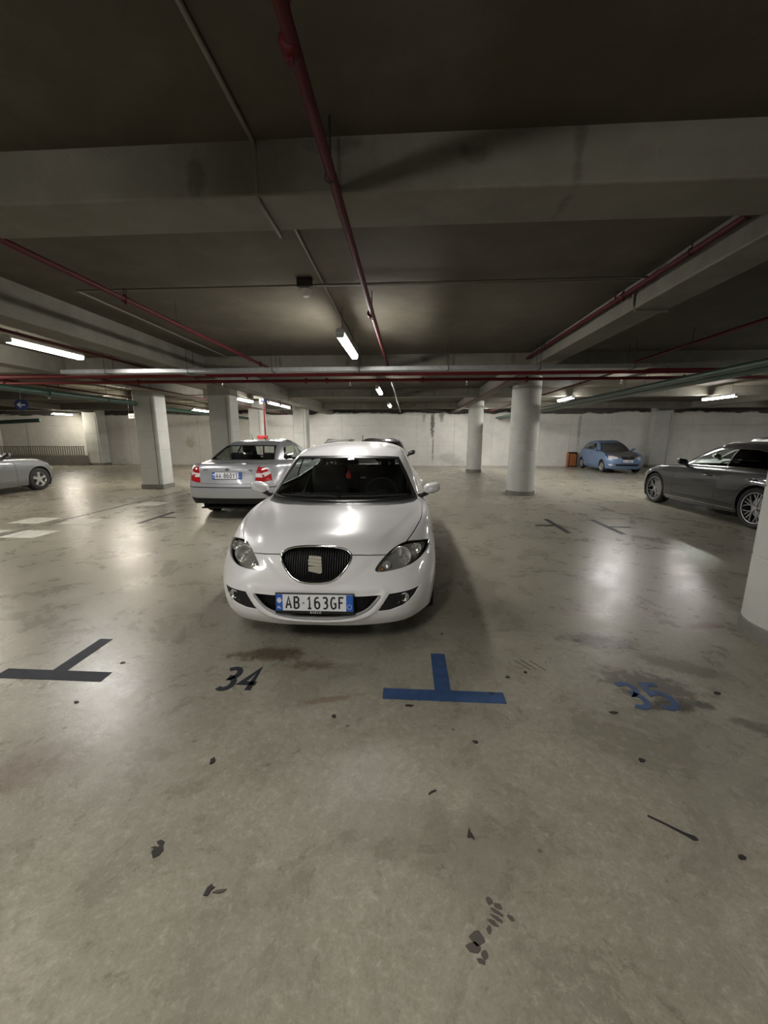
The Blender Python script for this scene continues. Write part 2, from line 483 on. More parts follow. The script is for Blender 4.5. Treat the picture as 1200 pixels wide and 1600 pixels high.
M['red_box'] = simple('red_cabinet_paint', (0.42, 0.02, 0.02), 0.4, 0, 0.4)
M['freshener'] = simple('red_felt', (0.40, 0.03, 0.025), 0.8)
M['rail_paint'] = simple('grey_railing_paint', (0.20, 0.185, 0.15), 0.5, 0.2)
# ---------------------------------------------------------------- room shell
XL, XR, YB, YF = -22.5, 23.5, 20.5, -7.0
CEIL = 3.0
BOT = 2.75            # underside of the beams
rnd = random.Random(3)

def structure(name, mb, mat, parent=None, **k):
    o = mb.build(name, mat, parent, **k)
    if parent is None: o['kind'] = 'structure'
    return o

structure('floor', MB().box(XL - .3, XR + .3, YF - .3, YB + .6, -0.12, 0.0), M['floor'])
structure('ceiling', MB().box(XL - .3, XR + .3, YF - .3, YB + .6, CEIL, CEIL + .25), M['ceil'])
WT = 2.62
walls = {
    'wall_back': structure('wall_back', MB().box(XL - .3, XR + .3, YB + .03, YB + .33, 0, WT), M['wall']),
    'wall_left': structure('wall_left', MB().box(XL - .33, XL - .03, YF, YB, 0, CEIL), M['wall']),
    'wall_right': structure('wall_right', MB().box(XR + .03, XR + .33, YF, YB, 0, CEIL), M['wall']),
    'wall_front': structure('wall_front', MB().box(XL, XR, YF - .33, YF - .03, 0, CEIL), M['wall']),
}
# formwork panels of the cast walls: each one a sheet 3 cm proud of the core with a narrow open joint
def panel_mesh(wd, ht, th=0.03):
    return MB().box(-wd / 2, wd / 2, -th, 0.0, 0, ht, 0.005).mesh('panel')
rows_z = [(0.0, 1.03), (1.036, 2.09), (2.096, WT)]
PWD = 1.95
for (z0, z1) in rows_z:
    me = panel_mesh(PWD - 0.008, z1 - z0); me.materials.append(M['wall'])
    n = int((XR - XL) / PWD) + 1
    for i in range(n):
        cx = XL + 0.55 + PWD * i
        if cx - PWD / 2 < XL - .3 or cx + PWD / 2 > XR + .3: continue
        o = link_mesh('panel', me, None, walls['wall_back'], loc=(cx, YB + .03, z0))
    if True:
        nl = int((YB - YF) / PWD)
        for i in range(nl):
            cy = YB - PWD * (i + 0.5)
            if cy > 6:
                link_mesh('panel', me, None, walls['wall_left'], loc=(XL - .03, cy, z0), rot=(0, 0, PI / 2))
                link_mesh('panel', me, None, walls['wall_right'], loc=(XR + .03, cy, z0), rot=(0, 0, -PI / 2))
# ragged concrete left along the head of the back wall
rows = []
xs = np.arange(XL, XR, 0.12)
rr = random.Random(11)
hgt = 0.0
top = [];
for x in xs:
    hgt = 0.75 * hgt + rr.uniform(-0.045, 0.06)
    dz = WT + 0.02 + max(-0.02, min(0.13, hgt + 0.05 * math.sin(x * 1.3)))
    top.append(dz)
mb = MB()
prof_rows = []
for j in range(5):
    row = []
    for x, dz in zip(xs, top):
        y = [YB - 0.004, YB - 0.03 - 0.02 * rr.random(), YB - 0.012, YB + 0.10, YB + 0.3][j]
        z = [WT - 0.03 - 0.04 * rr.random(), WT + 0.015, dz, dz + 0.012, dz - 0.01][j]
        row.append((x, y, z))
    prof_rows.append(row)
mb.strip(prof_rows)
structure('trim_1', mb, M['wall'], smooth=True)
structure('trim_2', MB().box(XL, XR, YB + .45, YB + .55, WT - .05, CEIL), M['plinth'])

# ---------------------------------------------------------------- beams
def beam(x0, x1, y0, y1, z0=BOT, name='beam'):
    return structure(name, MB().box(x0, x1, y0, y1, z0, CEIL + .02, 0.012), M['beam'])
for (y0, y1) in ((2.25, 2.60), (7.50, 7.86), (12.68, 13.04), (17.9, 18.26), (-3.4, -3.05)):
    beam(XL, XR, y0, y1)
# lengthwise beams (between the cross beams)
def long_beam(x0, x1, bot=BOT + 0.002):
    for (a, b) in ((YF, -3.4), (-3.05, 2.25), (2.60, 7.50), (7.86, 12.68), (13.04, 17.9), (18.26, YB + .42)):
        beam(x0, x1, a, b, bot)
for (x0, x1, z) in ((2.22, 2.57, 2.752), (-4.22, -3.86, 2.65), (12.2, 12.6, 2.752), (-7.0, -6.65, 2.70), (-16.8, -16.4, 2.752)):
    long_beam(x0, x1, z)

# ---------------------------------------------------------------- pillars
def round_pillar(x, y, r, top=BOT + .24):
    prof = [(r, 0.10)]
    for g in (0.62, 1.15, 1.68):
        prof += [(r, g - .012), (r - .007, g - .006), (r - .007, g + .006), (r, g + .012)]
    prof += [(r, top)]
    o = MB().lathe(prof, 40).build('pillar', M['pillar'], auto=30, loc=(x, y, 0), fix=False)
    o['kind'] = 'structure'
    MB().lathe([(r + .012, 0), (r + .012, 0.105), (r - .002, 0.118), (r - .02, 0.12)], 40).build('plinth', M['plinth'], o, auto=30, fix=False)
    return o
def square_pillar(x0, x1, y0, y1, top=CEIL):
    cx, cy = (x0 + x1) / 2, (y0 + y1) / 2
    hx, hy = (x1 - x0) / 2, (y1 - y0) / 2
    mb = MB()
    zs = [0.12, 0.60, 1.13, 1.66, top]
    c = 0.03
    def ring(ins):
        a, b = hx - ins, hy - ins
        return [(-a + c, -b), (a - c, -b), (a, -b + c), (a, b - c), (a - c, b), (-a + c, b), (-a, b - c), (-a, -b + c)]
    lv = []
    for i, z in enumerate(zs):
        if 0 < i < len(zs) - 1:
            lv += [(z - .008, 0), (z - .004, .006), (z + .004, .006), (z + .008, 0)]
        else: lv.append((z, 0))
    v = []; f = []
    for (z, ins) in lv: v += [(p[0], p[1], z) for p in ring(ins)]
    for i in range(len(lv) - 1):
        for k in range(8):
            k2 = (k + 1) % 8
            f.append((i * 8 + k, i * 8 + k2, (i + 1) * 8 + k2, (i + 1) * 8 + k))
    o = MB().add(v, f).build('pillar', M['pillar'], loc=(cx, cy, 0))
    o['kind'] = 'structure'
    MB().box(-hx - .015, hx + .015, -hy - .015, hy + .015, 0, 0.125, 0.012).build('plinth', M['plinth'], o)
    # recessed drain pipe line beside the corner
    MB().box(hx - .115, hx - .095, -hy - .006, -hy + .02, 0.13, 2.6).build('edge_strip', M['plinth'], o)
    return o
round_pillar(2.99, 2.86, 0.345)
round_pillar(3.03, 10.42, 0.355)
round_pillar(2.92, 17.15, 0.315)
square_pillar(-7.83, -7.18, 10.89, 11.45)
square_pillar(-5.62, -4.98, 10.89, 11.45)
square_pillar(-6.82, -6.26, 16.6, 17.2)
square_pillar(-4.89, -4.32, 16.6, 17.2)
square_pillar(-17.08, -16.25, 19.8, 20.4)
square_pillar(12.05, 12.95, 20.1, 20.46)

# ---------------------------------------------------------------- floor markings
def ribbon(name, poly, mat, label, cat='marking', group=None, z=0.0025):
    o = MB().prism(poly, 0.0003, z).build(name, mat)
    tag(o, label, cat, group)
    return o
def t_mark(x, y, mat, label, w=0.72, t=0.098, stem=0.50, dx=0.0):
    a = t / 2
    poly = [(x - w / 2, y), (x + w / 2, y), (x + w / 2, y + t), (x + dx + a, y + t), (x + dx + a, y + stem), (x + dx - a, y + stem), (x + dx - a, y + t), (x - w / 2, y + t)]
    return ribbon('bay_marking', poly, mat, label)
t_mark(0.232, 2.005, M['blue_paint'], 'bright blue painted T on the floor between the bay numbers 34 and 35')
t_mark(-2.27, 2.06, M['black_paint'], 'dark blue painted T on the floor left of the number 34')
def side_t(x, y0, y1, stem, label, ym):
    t = 0.09; a = t / 2; yc = ym
    s = 1 if stem > 0 else -1
    poly = [(x - a, y0), (x + a, y0)]
    if s > 0: poly += [(x + a, yc - a), (x + stem, yc - a), (x + stem, yc + a), (x + a, yc + a), (x + a, y1), (x - a, y1)]
    else: poly += [(x + a, y1), (x - a, y1), (x - a, yc + a), (x + stem, yc + a), (x + stem, yc - a), (x - a, yc - a)]
    return ribbon('bay_marking', poly, M['black_line'], label)
side_t(2.60, 6.13, 7.20, -0.36, 'black painted sideways T on the floor with its stem towards the white hatchback', 6.66)
side_t(3.43, 6.10, 7.20, 0.39, 'black painted sideways T on the floor with its stem towards the grey sedan', 6.61)
side_t(-4.75, 6.39, 7.46, 0.36, 'black painted sideways T on the floor left of the silver sedan', 6.93)
for (x0, x1, y0, y1, lab) in ((-7.10, -6.52, 6.26, 6.75, 'worn white paint block left of the floor joint, farther of the left pair'),
                              (-6.16, -5.60, 6.25, 6.70, 'worn white paint block right of the floor joint, in line with the farther left block'),
                              (-6.24, -5.66, 5.33, 5.80, 'nearest worn white paint block, beside the near end of the floor joint'),
                              (-7.15, -6.48, 5.33, 5.80, 'worn white paint block at the left picture edge, left of the floor joint'),
                              (-6.06, -5.52, 8.12, 8.60, 'farthest worn white paint block, near the big square pillar')):
    ribbon('crossing_block', [(x0, y0), (x1, y0), (x1, y1), (x0, y1)], M['white_line'], lab, group='worn white crossing blocks', z=0.0022)
ribbon('stop_line', [(-6.05, 9.3), (-5.97, 9.3), (-5.97, 10.8), (-6.05, 10.8)], M['white_line'], 'thin white painted line on the floor beside the silver sedan')
o = MB().box(-6.34, -6.30, 4.3, 12.6, 0.0004, 0.004).build('floor_joint', M['plinth'])
tag(o, 'long straight dark expansion joint strip in the floor left of the silver sedan', 'joint strip')

# stroke lettering ------------------------------------------------------------
def arc(cx, cy, rx, ry, a0, a1, n=10):
    return [(cx + rx * math.cos(math.radians(a0 + (a1 - a0) * i / n)), cy + ry * math.sin(math.radians(a0 + (a1 - a0) * i / n))) for i in range(n + 1)]
# glyphs on a 0.6 x 1 cell
GL = {
    '0': [arc(.3, .5, .24, .5, 0, 360, 20)],
    '1': [[(.12, .80), (.32, 1.0), (.32, 0)], [(.12, 0), (.52, 0)]],
    '3': [[(.06, .92)] + arc(.28, .76, .24, .24, 110, -80, 9) + arc(.28, .27, .26, .27, 80, -130, 11)],
    '4': [[(.42, 0), (.42, 1.0), (.04, .30), (.58, .30)]],
    '5': [[(.52, 1.0), (.12, 1.0), (.08, .56)] + arc(.28, .32, .26, .32, 110, -130, 12)],
    '6': [[(.46, .96)] + arc(.30, .62, .26, .36, 70, 180, 6) + arc(.30, .30, .25, .30, 180, 540, 18)],
    '8': [arc(.3, .74, .21, .26, 0, 360, 16), arc(.3, .25, .25, .25, 0, 360, 16)],
    'A': [[(.02, 0), (.30, 1.0), (.58, 0)], [(.12, .33), (.48, .33)]],
    'B': [[(.08, 0), (.08, 1.0), (.32, 1.0)] + arc(.32, .77, .22, .23, 90, -90, 8) + [(.08, .54)], [(.32, .54)] + arc(.32, .27, .24, .27, 90, -90, 8) + [(.08, 0)]],
    'G': [arc(.31, .5, .26, .5, 50, 290, 14) + [(.55, .12), (.55, .46), (.34, .46)]],
    'F': [[(.08, 0), (.08, 1.0), (.54, 1.0)], [(.08, .54), (.46, .54)]],
    'Y': [[(.02, 1.0), (.30, .48), (.58, 1.0)], [(.30, .48), (.30, 0)]],
    'T': [[(.02, 1.0), (.58, 1.0)], [(.30, 1.0), (.30, 0)]],
    'L': [[(.08, 1.0), (.08, 0), (.52, 0)]],
    'E': [[(.54, 1.0), (.08, 1.0), (.08, 0), (.54, 0)], [(.08, .52), (.46, .52)]],
    'C': [arc(.32, .5, .26, .5, 45, 315, 14)],
    'O': [arc(.3, .5, .27, .5, 0, 360, 20)],
    'S': [arc(.30, .75, .23, .25, 40, 270, 8) + arc(.30, .25, .24, .25, 90, -140, 8)],
    'U': [[(.06, 1.0), (.06, .28)] + arc(.30, .28, .24, .28, 180, 360, 8) + [(.54, 1.0)]],
    'P': [[(.08, 0), (.08, 1.0), (.32, 1.0)] + arc(.32, .75, .23, .25, 90, -90, 8) + [(.08, .50)]],
    'R': [[(.08, 0), (.08, 1.0), (.32, 1.0)] + arc(.32, .75, .23, .25, 90, -90, 8) + [(.08, .50)], [(.30, .50), (.56, 0)]],
    'X': [[(.03, 0), (.57, 1.0)], [(.03, 1.0), (.57, 0)]],
    'I': [[(.3, 0), (.3, 1.0)]],
    '.': [[(.3, .47), (.3, .53)]],
}
def stroke_flat(mb, pts, w, z0, z1, mapf=None):
    """thick polyline as mitred ribbon with height"""
    n = len(pts)
    closed = (abs(pts[0][0] - pts[-1][0]) + abs(pts[0][1] - pts[-1][1])) < 1e-6
    L_, R_ = [], []
    for i in range(n):
        p = Vector(pts[i])
        if closed and i in (0, n - 1):
            a = Vector(pts[n - 2]); c = Vector(pts[1])
        else:
            a = Vector(pts[i - 1]) if i > 0 else None
            c = Vector(pts[i + 1]) if i < n - 1 else None
        if a is None: t = (c - p).normalized(); m = 1.0
        elif c is None: t = (p - a).normalized(); m = 1.0
        else:
            t1, t2 = (p - a).normalized(), (c - p).normalized()
            t = (t1 + t2)
            if t.length < 1e-4: t = t1
            t.normalize()
            m = 1.0 / max(0.55, t.dot(t1))
        nrm = Vector((-t.y, t.x)) * (w / 2 * m)
        L_.append(p + nrm); R_.append(p - nrm)
    for i in range(n - 1):
        quad = [R_[i], R_[i + 1], L_[i + 1], L_[i]]
        mb.prism([(q.x, q.y) for q in quad], z0, z1, mapf)
def text_mb(s, h, wd, sw, z0, z1, mapf=None, x0=0.0, y0=0.0, gap=0.72, slant=0.0, skip=None):
    """h letter height, wd cell width (0.6 units -> wd), sw stroke width"""
    mb = MB()
    x = x0
    for ch in s:
        if ch == ' ':
            x += wd * 0.45; continue
        for st in GL[ch]:
            pts = [(x + px / 0.6 * wd + slant * py * h, y0 + py * h) for (px, py) in st]
            stroke_flat(mb, pts, sw, z0, z1, mapf)
        x += wd * gap / 0.6 if ch not in '.' else wd * .5
    return mb
# bay numbers
d = text_mb('34', 0.215, 0.105, 0.036, 0.0003, 0.0025, x0=-1.165, y0=2.035, gap=0.78)
o = d.build('bay_number', M['black_paint']); tag(o, 'bold dark bay number 34 painted on the floor before the white hatchback', 'number')
d = text_mb('35', 0.215, 0.12, 0.036, 0.0003, 0.0025, x0=1.30, y0=2.02, gap=0.78)
o = d.build('bay_number', M['blue_paint']); tag(o, 'smudged blue bay number 35 painted on the floor over dark stains', 'number')

# scraps of dirt on the near floor
def flake(name, x, y, pts, mat, label, cat='debris', h=0.004, rot=0.0):
    c, s = math.cos(rot), math.sin(rot)
    poly = [(x + px * c - py * s, y + px * s + py * c) for (px, py) in pts]
    o = MB().prism(poly, 0.0003, h).build(name, mat)
    tag(o, label, cat)
    return o
def rpoly(seed, rx, ry, n=11, j=0.35):
    q = random.Random(seed)
    return [(rx * math.cos(2 * PI * i / n) * (1 + q.uniform(-j, j)), ry * math.sin(2 * PI * i / n) * (1 + q.uniform(-j, j))) for i in range(n)]
flake('leaf', -0.912, 1.115, [(-.030, .004), (-.016, .010), (-.018, -.012), (0, -.030), (.018, -.020), (.022, 0), (.010, .014), (.008, .028), (-.010, .034), (-.022, .026), (-.012, .018), (0, .016), (-.006, .006)], M['dirt'], 'black crumpled leaf scrap on the near floor at left')
flake('leaf', -0.655, 0.998, [(-.012, -.016), (.004, -.016), (.008, .002), (.016, .010), (.006, .012), (.002, .020), (-.010, .008)], M['dirt'], 'small black leaf scrap with a pale smear beside it on the near floor')
flake('twig', -0.618, 0.997, [(-.022, -.005), (0, -.006), (.014, 0), (.022, .008), (.008, .006), (-.010, .003)], M['dirt2'], 'thin brown sliver lying beside the small black leaf scrap')
flake('pebble', -0.905, 1.514, rpoly(4, .013, .016), M['dirt'], 'dark round pebble on the floor below the number 34', 'debris', 0.008)
flake('twig', 1.095, 1.30, [(-.10, .062), (-.05, .030), (0, -.004), (.03, -.016), (.034, -.030), (.014, -.032), (0, -.018), (-.052, .022), (-.104, .056)], M['dirt'], 'long thin black twig on the near floor at right')
flake('leaf', .26, 1.24, [(0, .028), (.005, .008), (.012, -.004), (.016, -.022), (.004, -.012), (-.012, -.012), (-.008, .004)], M['dirt'], 'pointed dark leaf tip on the floor at the middle of the picture')
flake('twig', .129, 1.408, [(-.018, -.010), (-.004, .002), (.016, .012), (.012, .018), (-.006, .010), (-.020, -.002)], M['dirt'], 'tiny bent twig on the floor below the bright blue T')
for i, (x, y, a, b, lab) in enumerate((
    (1.131, 1.639, .014, .011, 'black crumb on the floor below the number 35'),
    (-.387, 1.844, .012, .012, 'black crumb on the floor between 34 and the bright blue T'),
    (.030, 1.955, .020, .009, 'flat black crumb just below the bar of the bright blue T'),
    (-1.921, 2.267, .014, .013, 'black crumb on the floor to the right of the dark blue T'),
    (1.169, 1.967, .022, .008, 'flat black crumb left of and below the number 35'),
    (1.875, 2.172, .020, .012, 'black crumb on the floor right of the number 35'),
    (1.243, 1.215, .012, .010, 'black crumb near the lower right edge of the floor'),
    (.361, 1.707, .012, .009, 'dark crumb on the floor under the right arm of the bright blue T'),
    (.52, 2.09, .018, .009, 'black crumb lying on the right arm of the bright blue T'),
    (.66, 2.26, .012, .010, 'black crumb beside the stem of the bright blue T'),
    (-1.90, 1.87, .014, .008, 'dark crumb on the floor below the right end of the dark blue T'),
    (.789, 2.319, .012, .009, 'black crumb on the floor below the short scratch marks'))):
    flake('crumb', x, y, rpoly(i + 20, a, b), M['dirt'], lab, 'debris', 0.005)
o = MB().lathe([(0, .0035), (.010, .003), (.012, .0003)], 14).build('bottle_cap', M['chrome'], loc=(.287, 2.787, 0)); tag(o, 'tiny shiny metal disc on the floor beside the white hatchback', 'debris')
for k, (x, y) in enumerate(((.80, 2.40), (.84, 2.41), (.90, 2.40))):
    flake('scratch', x, y, [(-.045, .055), (-.039, .058), (.034, -.052), (.028, -.055)], M['dirt2'], ('first', 'second', 'third')[k] + ' from the left of three short parallel scratches right of the bright blue T', 'scratch', .0012)
# two dark boot prints (a tread of separate bars)
def print_mark(x, y, rot, bars, label):
    c, s = math.cos(rot), math.sin(rot)
    mb = MB()
    for k, (bx, by, bw, bh) in enumerate(bars):
        pts = rpoly(40 + k + int(x * 100), bw, bh, 9, .3)
        mb.prism([(bx + px, by + py) for (px, py) in pts], 0.0003, 0.0013, lambda a, b, z: (x + a * c - b * s, y + a * s + b * c, z))
    o = mb.build('boot_print', M['dirt2']); tag(o, label, 'stain')
print_mark(.300, .985, -.5, [(-.028, .030, .012, .012), (.0, .03, .018, .008), (.004, .012, .022, .006), (.006, -.004, .022, .006), (.0, -.022, .016, .007), (.045, .02, .012, .007), (-.005, -.045, .008, .012)], 'dark tread print on the near floor, upper of two')
print_mark(.225, .905, -.3, [(0, .02, .020, .018), (-.006, -.006, .022, .014), (.028, -.012, .010, .010), (.02, -.03, .012, .007)], 'dark heel print on the near floor, lower of two')

# ---------------------------------------------------------------- pipes and conduits
def pipe(name, pts, r, mat, label, cat='pipe', couplings=(), heads=(), hangers=(), group=None, seg=12, hmat=None):
    o = MB().tube(pts, r, seg).build(name, mat, auto=50)
    tag(o, label, cat, group)
    for (p, ax) in couplings:
        p = Vector(p)
        d_ = {'x': Vector((1, 0, 0)), 'y': Vector((0, 1, 0))}[ax]
        mb = MB().tube([p - d_ * .035, p - d_ * .028, p + d_ * .028, p + d_ * .035], [r * 1.1, r * 1.38, r * 1.38, r * 1.1], seg)
        side = Vector((0, 0, 1)) if ax == 'y' else Vector((0, 0, 1))
        mb.box(p.x - .010, p.x + .010, p.y - .010, p.y + .010, p.z - r * 1.9, p.z + r * 1.9)
        mb.build('coupling', mat, o, auto=50)
    for (p, up) in heads:
        p = Vector(p)
        h = 0.055 * up
        mb = MB().tube([p, p + Vector((0, 0, r * .9 * up)), p + Vector((0, 0, r * up + h * .4))], [.012, .012, .010], 8)
        q = p + Vector((0, 0, r * up + h * .4))
        mb.tube([q + Vector((.010, 0, 0)), q + Vector((.014, 0, h * .4)), q + Vector((.004, 0, h * .8))], .003, 6)
        mb.tube([q - Vector((.010, 0, 0)), q + Vector((-.014, 0, h * .4)), q + Vector((-.004, 0, h * .8))], .003, 6)
        mb.lathe([(0, h * .86), (.018, h * .84), (.019, h * .78), (0, h * .76)], 12, origin=(q.x, q.y, q.z))
        mb.build('sprinkler_head', M['satin'] if up < 0 else mat, o)
    for (p, top) in hangers:
        p = Vector(p)
        mb = MB().tube([p + Vector((0, 0, r)), Vector((p.x, p.y, top))], .0055, 6)
        mb.tube([(p.x + (r + .004) * math.cos(a), p.y, p.z + (r + .004) * math.sin(a)) for a in [2 * PI * k / 12 for k in range(12)]], .004, 6, closed=True)
        mb.build('hanger', hmat or M['dark_metal'], o)
    return o
RP = 0.024
pipe('sprinkler_pipe', [(-.397, -3, 2.75), (-.36, 7.56, 2.75)], RP, M['red_pipe'], 'thick red sprinkler pipe running straight away overhead above the white hatchback',
     couplings=[((-.392, y, 2.75), 'y') for y in (1.49, 4.25)],
     heads=[((-.392, y, 2.75), 1) for y in (1.45, 4.6, 6.6)],
     hangers=[((-.385, y, 2.75), CEIL) for y in (2.12, 4.35, 6.9)])
pipe('sprinkler_pipe', [(-.36, 7.68, 2.72), (-.36, 20.3, 2.72)], .018, M['galv'], 'thin pale pipe running on to the back wall beyond the red mains',
     hangers=[((-.36, y, 2.72), CEIL) for y in (11.2, 15.2)])
pipe('sprinkler_pipe', [(-2.68, -3, 2.75), (-2.55, 7.48, 2.75)], .022, M['red_pipe'], 'red sprinkler pipe running away under the ceiling left of the middle, beside the left beam',
     couplings=[((-2.60, 3.70, 2.75), 'y'), ((-2.557, 6.9, 2.75), 'y')], heads=[((-2.60, 3.70, 2.75), 1), ((-2.565, 6.1, 2.75), 1)],
     hangers=[((-2.59, y, 2.75), CEIL) for y in (4.5, 6.5)])
pipe('sprinkler_pipe', [(2.17, -3, 2.90), (2.14, 7.48, 2.90)], .022, M['red_pipe'], 'red sprinkler pipe running away along the face of the right beam',
     couplings=[((2.15, 4.35, 2.90), 'y')], heads=[((2.15, 4.5, 2.90), 1)], hangers=[((2.15, y, 2.90), CEIL) for y in (2.9, 3.4, 5.3, 6.6)])
pipe('sprinkler_pipe', [(2.17, 7.9, 2.70), (2.17, 20.3, 2.70)], .018, M['red_pipe'], 'red pipe running to the back wall beside the beam between the round pillars')
pipe('fire_main', [(XL, 7.62, 2.685), (XR, 7.62, 2.685)], .046, M['red_main'], 'upper of the two dark red fire mains crossing in front of the pillars',
     couplings=[((x, 7.62, 2.685), 'x') for x in (-3.1, 5.8)], hangers=[((x, 7.62, 2.685), BOT) for x in (-9.2, -6.2, -2.1, -.15, 1.9, 4.7, 7.7)])
pipe('fire_main', [(XL, 7.62, 2.562), (XR, 7.62, 2.562)], .029, M['red_main'], 'lower of the two dark red fire mains crossing in front of the pillars',
     couplings=[((x, 7.62, 2.562), 'x') for x in (-12.0, -8.1, -5.3, -1.95, -1.55, 0.28, 2.2, 5.0, 7.1, 8.1)], heads=[((x, 7.62, 2.562), -1) for x in (-9.3, -3.6, -1.1, 1.1, 3.9)])
for x0, lab, y0, y1, z, hy in ((-4.63, 'long thin red branch pipe under the ceiling at left, outside the left beam', 2.7, 7.4, 2.71, (4.2, 6.9)),
                           (-4.38, 'thin red branch pipe running to the back wall left of the lit tube lamps', 7.9, 20.2, 2.70, (9.4, 15.0)),
                           (-6.25, 'red branch pipe running away between the two square pillars', 7.9, 20.2, 2.66, (9.4, 15.0)),
                           (3.98, 'red branch pipe running away under the ceiling to the right of the round pillar', 1.0, 7.4, 2.80, (3.5, 6.0)),
                           (3.90, 'red branch pipe running on to the back wall right of the round pillar', 7.9, 20.2, 2.70, (9.4, 15.0)),
                           (-8.6, 'brown branch pipe running away left of the big square pillar', 7.9, 20.2, 2.70, (9.4, 15.0))):
    pipe('branch_pipe', [(x0, y0, z), (x0, y1, z)], .020, M['red_pipe'], lab, hangers=[((x0, y, z), CEIL) for y in hy])
pipe('green_pipe', [(-7.55, 3.0, 2.42), (-7.55, 10.6, 2.42), (-8.1, 11.4, 2.42), (-8.1, 20.0, 2.42)], .062, M['green_pipe'], 'fat green pipe running away overhead left of the big square pillar',
     couplings=[((-7.55, 8.0, 2.42), 'y')], hangers=[((-7.55, y, 2.42), CEIL) for y in (6.0, 9.6)])
pipe('green_pipe', [(-22.4, 18.4, 2.10), (-19.5, 18.9, 2.28), (-18.6, 19.0, 2.33)], .095, M['dkgreen'], 'dark green pipe end high at the left picture edge before the back wall')
for k, (dx, dz, r) in enumerate(((0, 0, .070), (.17, .02, .055), (-.15, .03, .05))):
    pipe('green_pipe', [(4.62 + dx, 0.5, 2.40 + dz), (4.62 + dx, 20.2, 2.40 + dz)], r, M['dkgreen'],
         ('thickest dark green pipe of the bundle at upper right', 'dark green pipe on the right of the bundle at upper right', 'thin dark green pipe on the left of the bundle at upper right')[k],
         group='green pipes at upper right')
# galvanised cable tray: a folded channel under the second beam
def cable_tray(x0, x1, y, z, label):
    wdt, hgt, t = .20, .062, .004
    mb = MB()
    mb.box(x0, x1, y - wdt / 2, y + wdt / 2, z, z + t)
    mb.box(x0, x1, y - wdt / 2, y - wdt / 2 + t, z + t, z + hgt)
    mb.box(x0, x1, y + wdt / 2 - t, y + wdt / 2, z + t, z + hgt)
    o = mb.build('cable_tray', M['galv']); tag(o, label, 'cable tray')
    for k in range(int((x1 - x0) / 1.45) + 1):
        xx = x0 + .80 + k * 1.45
        if xx > x1 - .1: break
        MB().box(xx - .012, xx + .012, y - wdt / 2 - .012, y + wdt / 2 + .012, z - .010, z).tube([(xx, y - wdt / 2 - .006, z), (xx, y - wdt / 2 - .006, CEIL)], .005, 6).tube([(xx, y + wdt / 2 + .006, z), (xx, y + wdt / 2 + .006, CEIL)], .005, 6).build('tray_bracket', M['dark_metal'], o)
    return o
cable_tray(-5.95, 3.8, 6.69, 2.575, 'long galvanised cable tray hanging across the picture above the red mains')
# thin conduits
def conduit(pts, label, r=.011, mat=None, group=None):
    o = MB().tube(pts, r, 8).build('conduit', mat or M['conduit'], auto=50); tag(o, label, 'conduit', group); return o
conduit([(-.81, .62, 2.988), (-.80, 2.20, 2.988), (-.80, 2.245, 2.975), (-.80, 2.257, 2.93), (-.80, 2.257, 2.76), (-.80, 2.275, 2.738), (-.80, 2.32, 2.736), (-.80, 2.64, 2.738)],
        'thin conduit that drops down the face of the nearest cross beam', .013)
conduit([(-.82, 2.63, 2.985), (-.85, 5.2, 2.985), (-.865, 7.48, 2.985)], 'thin ceiling conduit between the nearest beam and the lamp over the white hatchback', .013)
cd_ = conduit([(-3.33, 4.03, 2.950), (2.19, 4.01, 2.950)], 'twin thin conduit crossing the ceiling through the smoke detector', .010)
MB().tube([(-.90, 4.06, 2.955), (2.15, 4.08, 2.955)], .008, 8).build('second_cable', M['conduit'], cd_, auto=50)
conduit([(-3.36, 4.06, 2.965), (-3.36, 7.45, 2.965)], 'thin conduit running back along the ceiling beside the left beam', .010)
conduit([(2.205, 4.25, 2.96), (2.200, 4.25, 2.90), (2.205, 4.25, 2.78), (2.24, 4.26, 2.737), (2.32, 4.27, 2.735), (2.56, 4.28, 2.735)], 'bent conduit hooked around the underside of the right beam', .012)
conduit([(-5.0, 3.0, 2.815), (-5.0, 7.45, 2.815)], 'dark lamp conduit hanging beside the near left tube lamp', .012)
conduit([(-13.0, 11.5, 2.72), (-5.9, 11.5, 2.72)], 'dark conduit crossing left behind the big square pillar', .014)
conduit([(-12.5, 13.0, 2.70), (-8.3, 13.0, 2.70)], 'dark conduit crossing at left above the blue arrow sign', .014)
# smoke detector
o = MB().box(-1.07, -.92, 3.95, 4.004, 2.915, 3.0, .008).build('smoke_detector', M['dark_metal']); tag(o, 'smoke detector on a dark box under the ceiling conduit', 'detector')
MB().lathe([(0, 2.85), (.030, 2.852), (.042, 2.866), (.048, 2.89), (.052, 2.916)], 20, origin=(-1.0, 4.03, 0)).build('detector_head', M['white_plastic'], o, auto=40)

# ---------------------------------------------------------------- tube lamps
def tube_lamp(x, y0, y1, z, label, mat='lamp_on', hang=CEIL, first=[]):
    Ln = y1 - y0
    r = empty('tube_lamp', (x, (y0 + y1) / 2, z)); tag(r, label, 'lamp', 'tube lamps under the ceiling')
    h = Ln / 2
    prof = [(-.050, .036), (-.050, .062), (-.034, .082), (.034, .082), (.050, .062), (.050, .036)]
    MB().prism(prof, -h, h, lambda a, b, c: (a, c, b)).build('housing', M['housing'], r)
    dp = [(.047, .0355), (-.047, .0355), (-.047, .012), (-.034, -.014), (.034, -.014), (.047, .012)]
    MB().prism(dp, -h + .015, h - .015, lambda a, b, c: (a, c, b)).build('diffuser', M[mat], r)
    for s in (-1, 1):
        MB().prism([(p[0] * 1.03, p[1]) for p in dp], s * (h - .015) - .008, s * (h - .015) + .010, lambda a, b, c: (a, c, b)).build('end_cap', M['housing'], r)
        MB().tube([(0, s * h * .72, .08), (0, s * h * .72, hang - z)], .0035, 6).build('hanger', M['dark_metal'], r)
    return r
LZ = 2.62
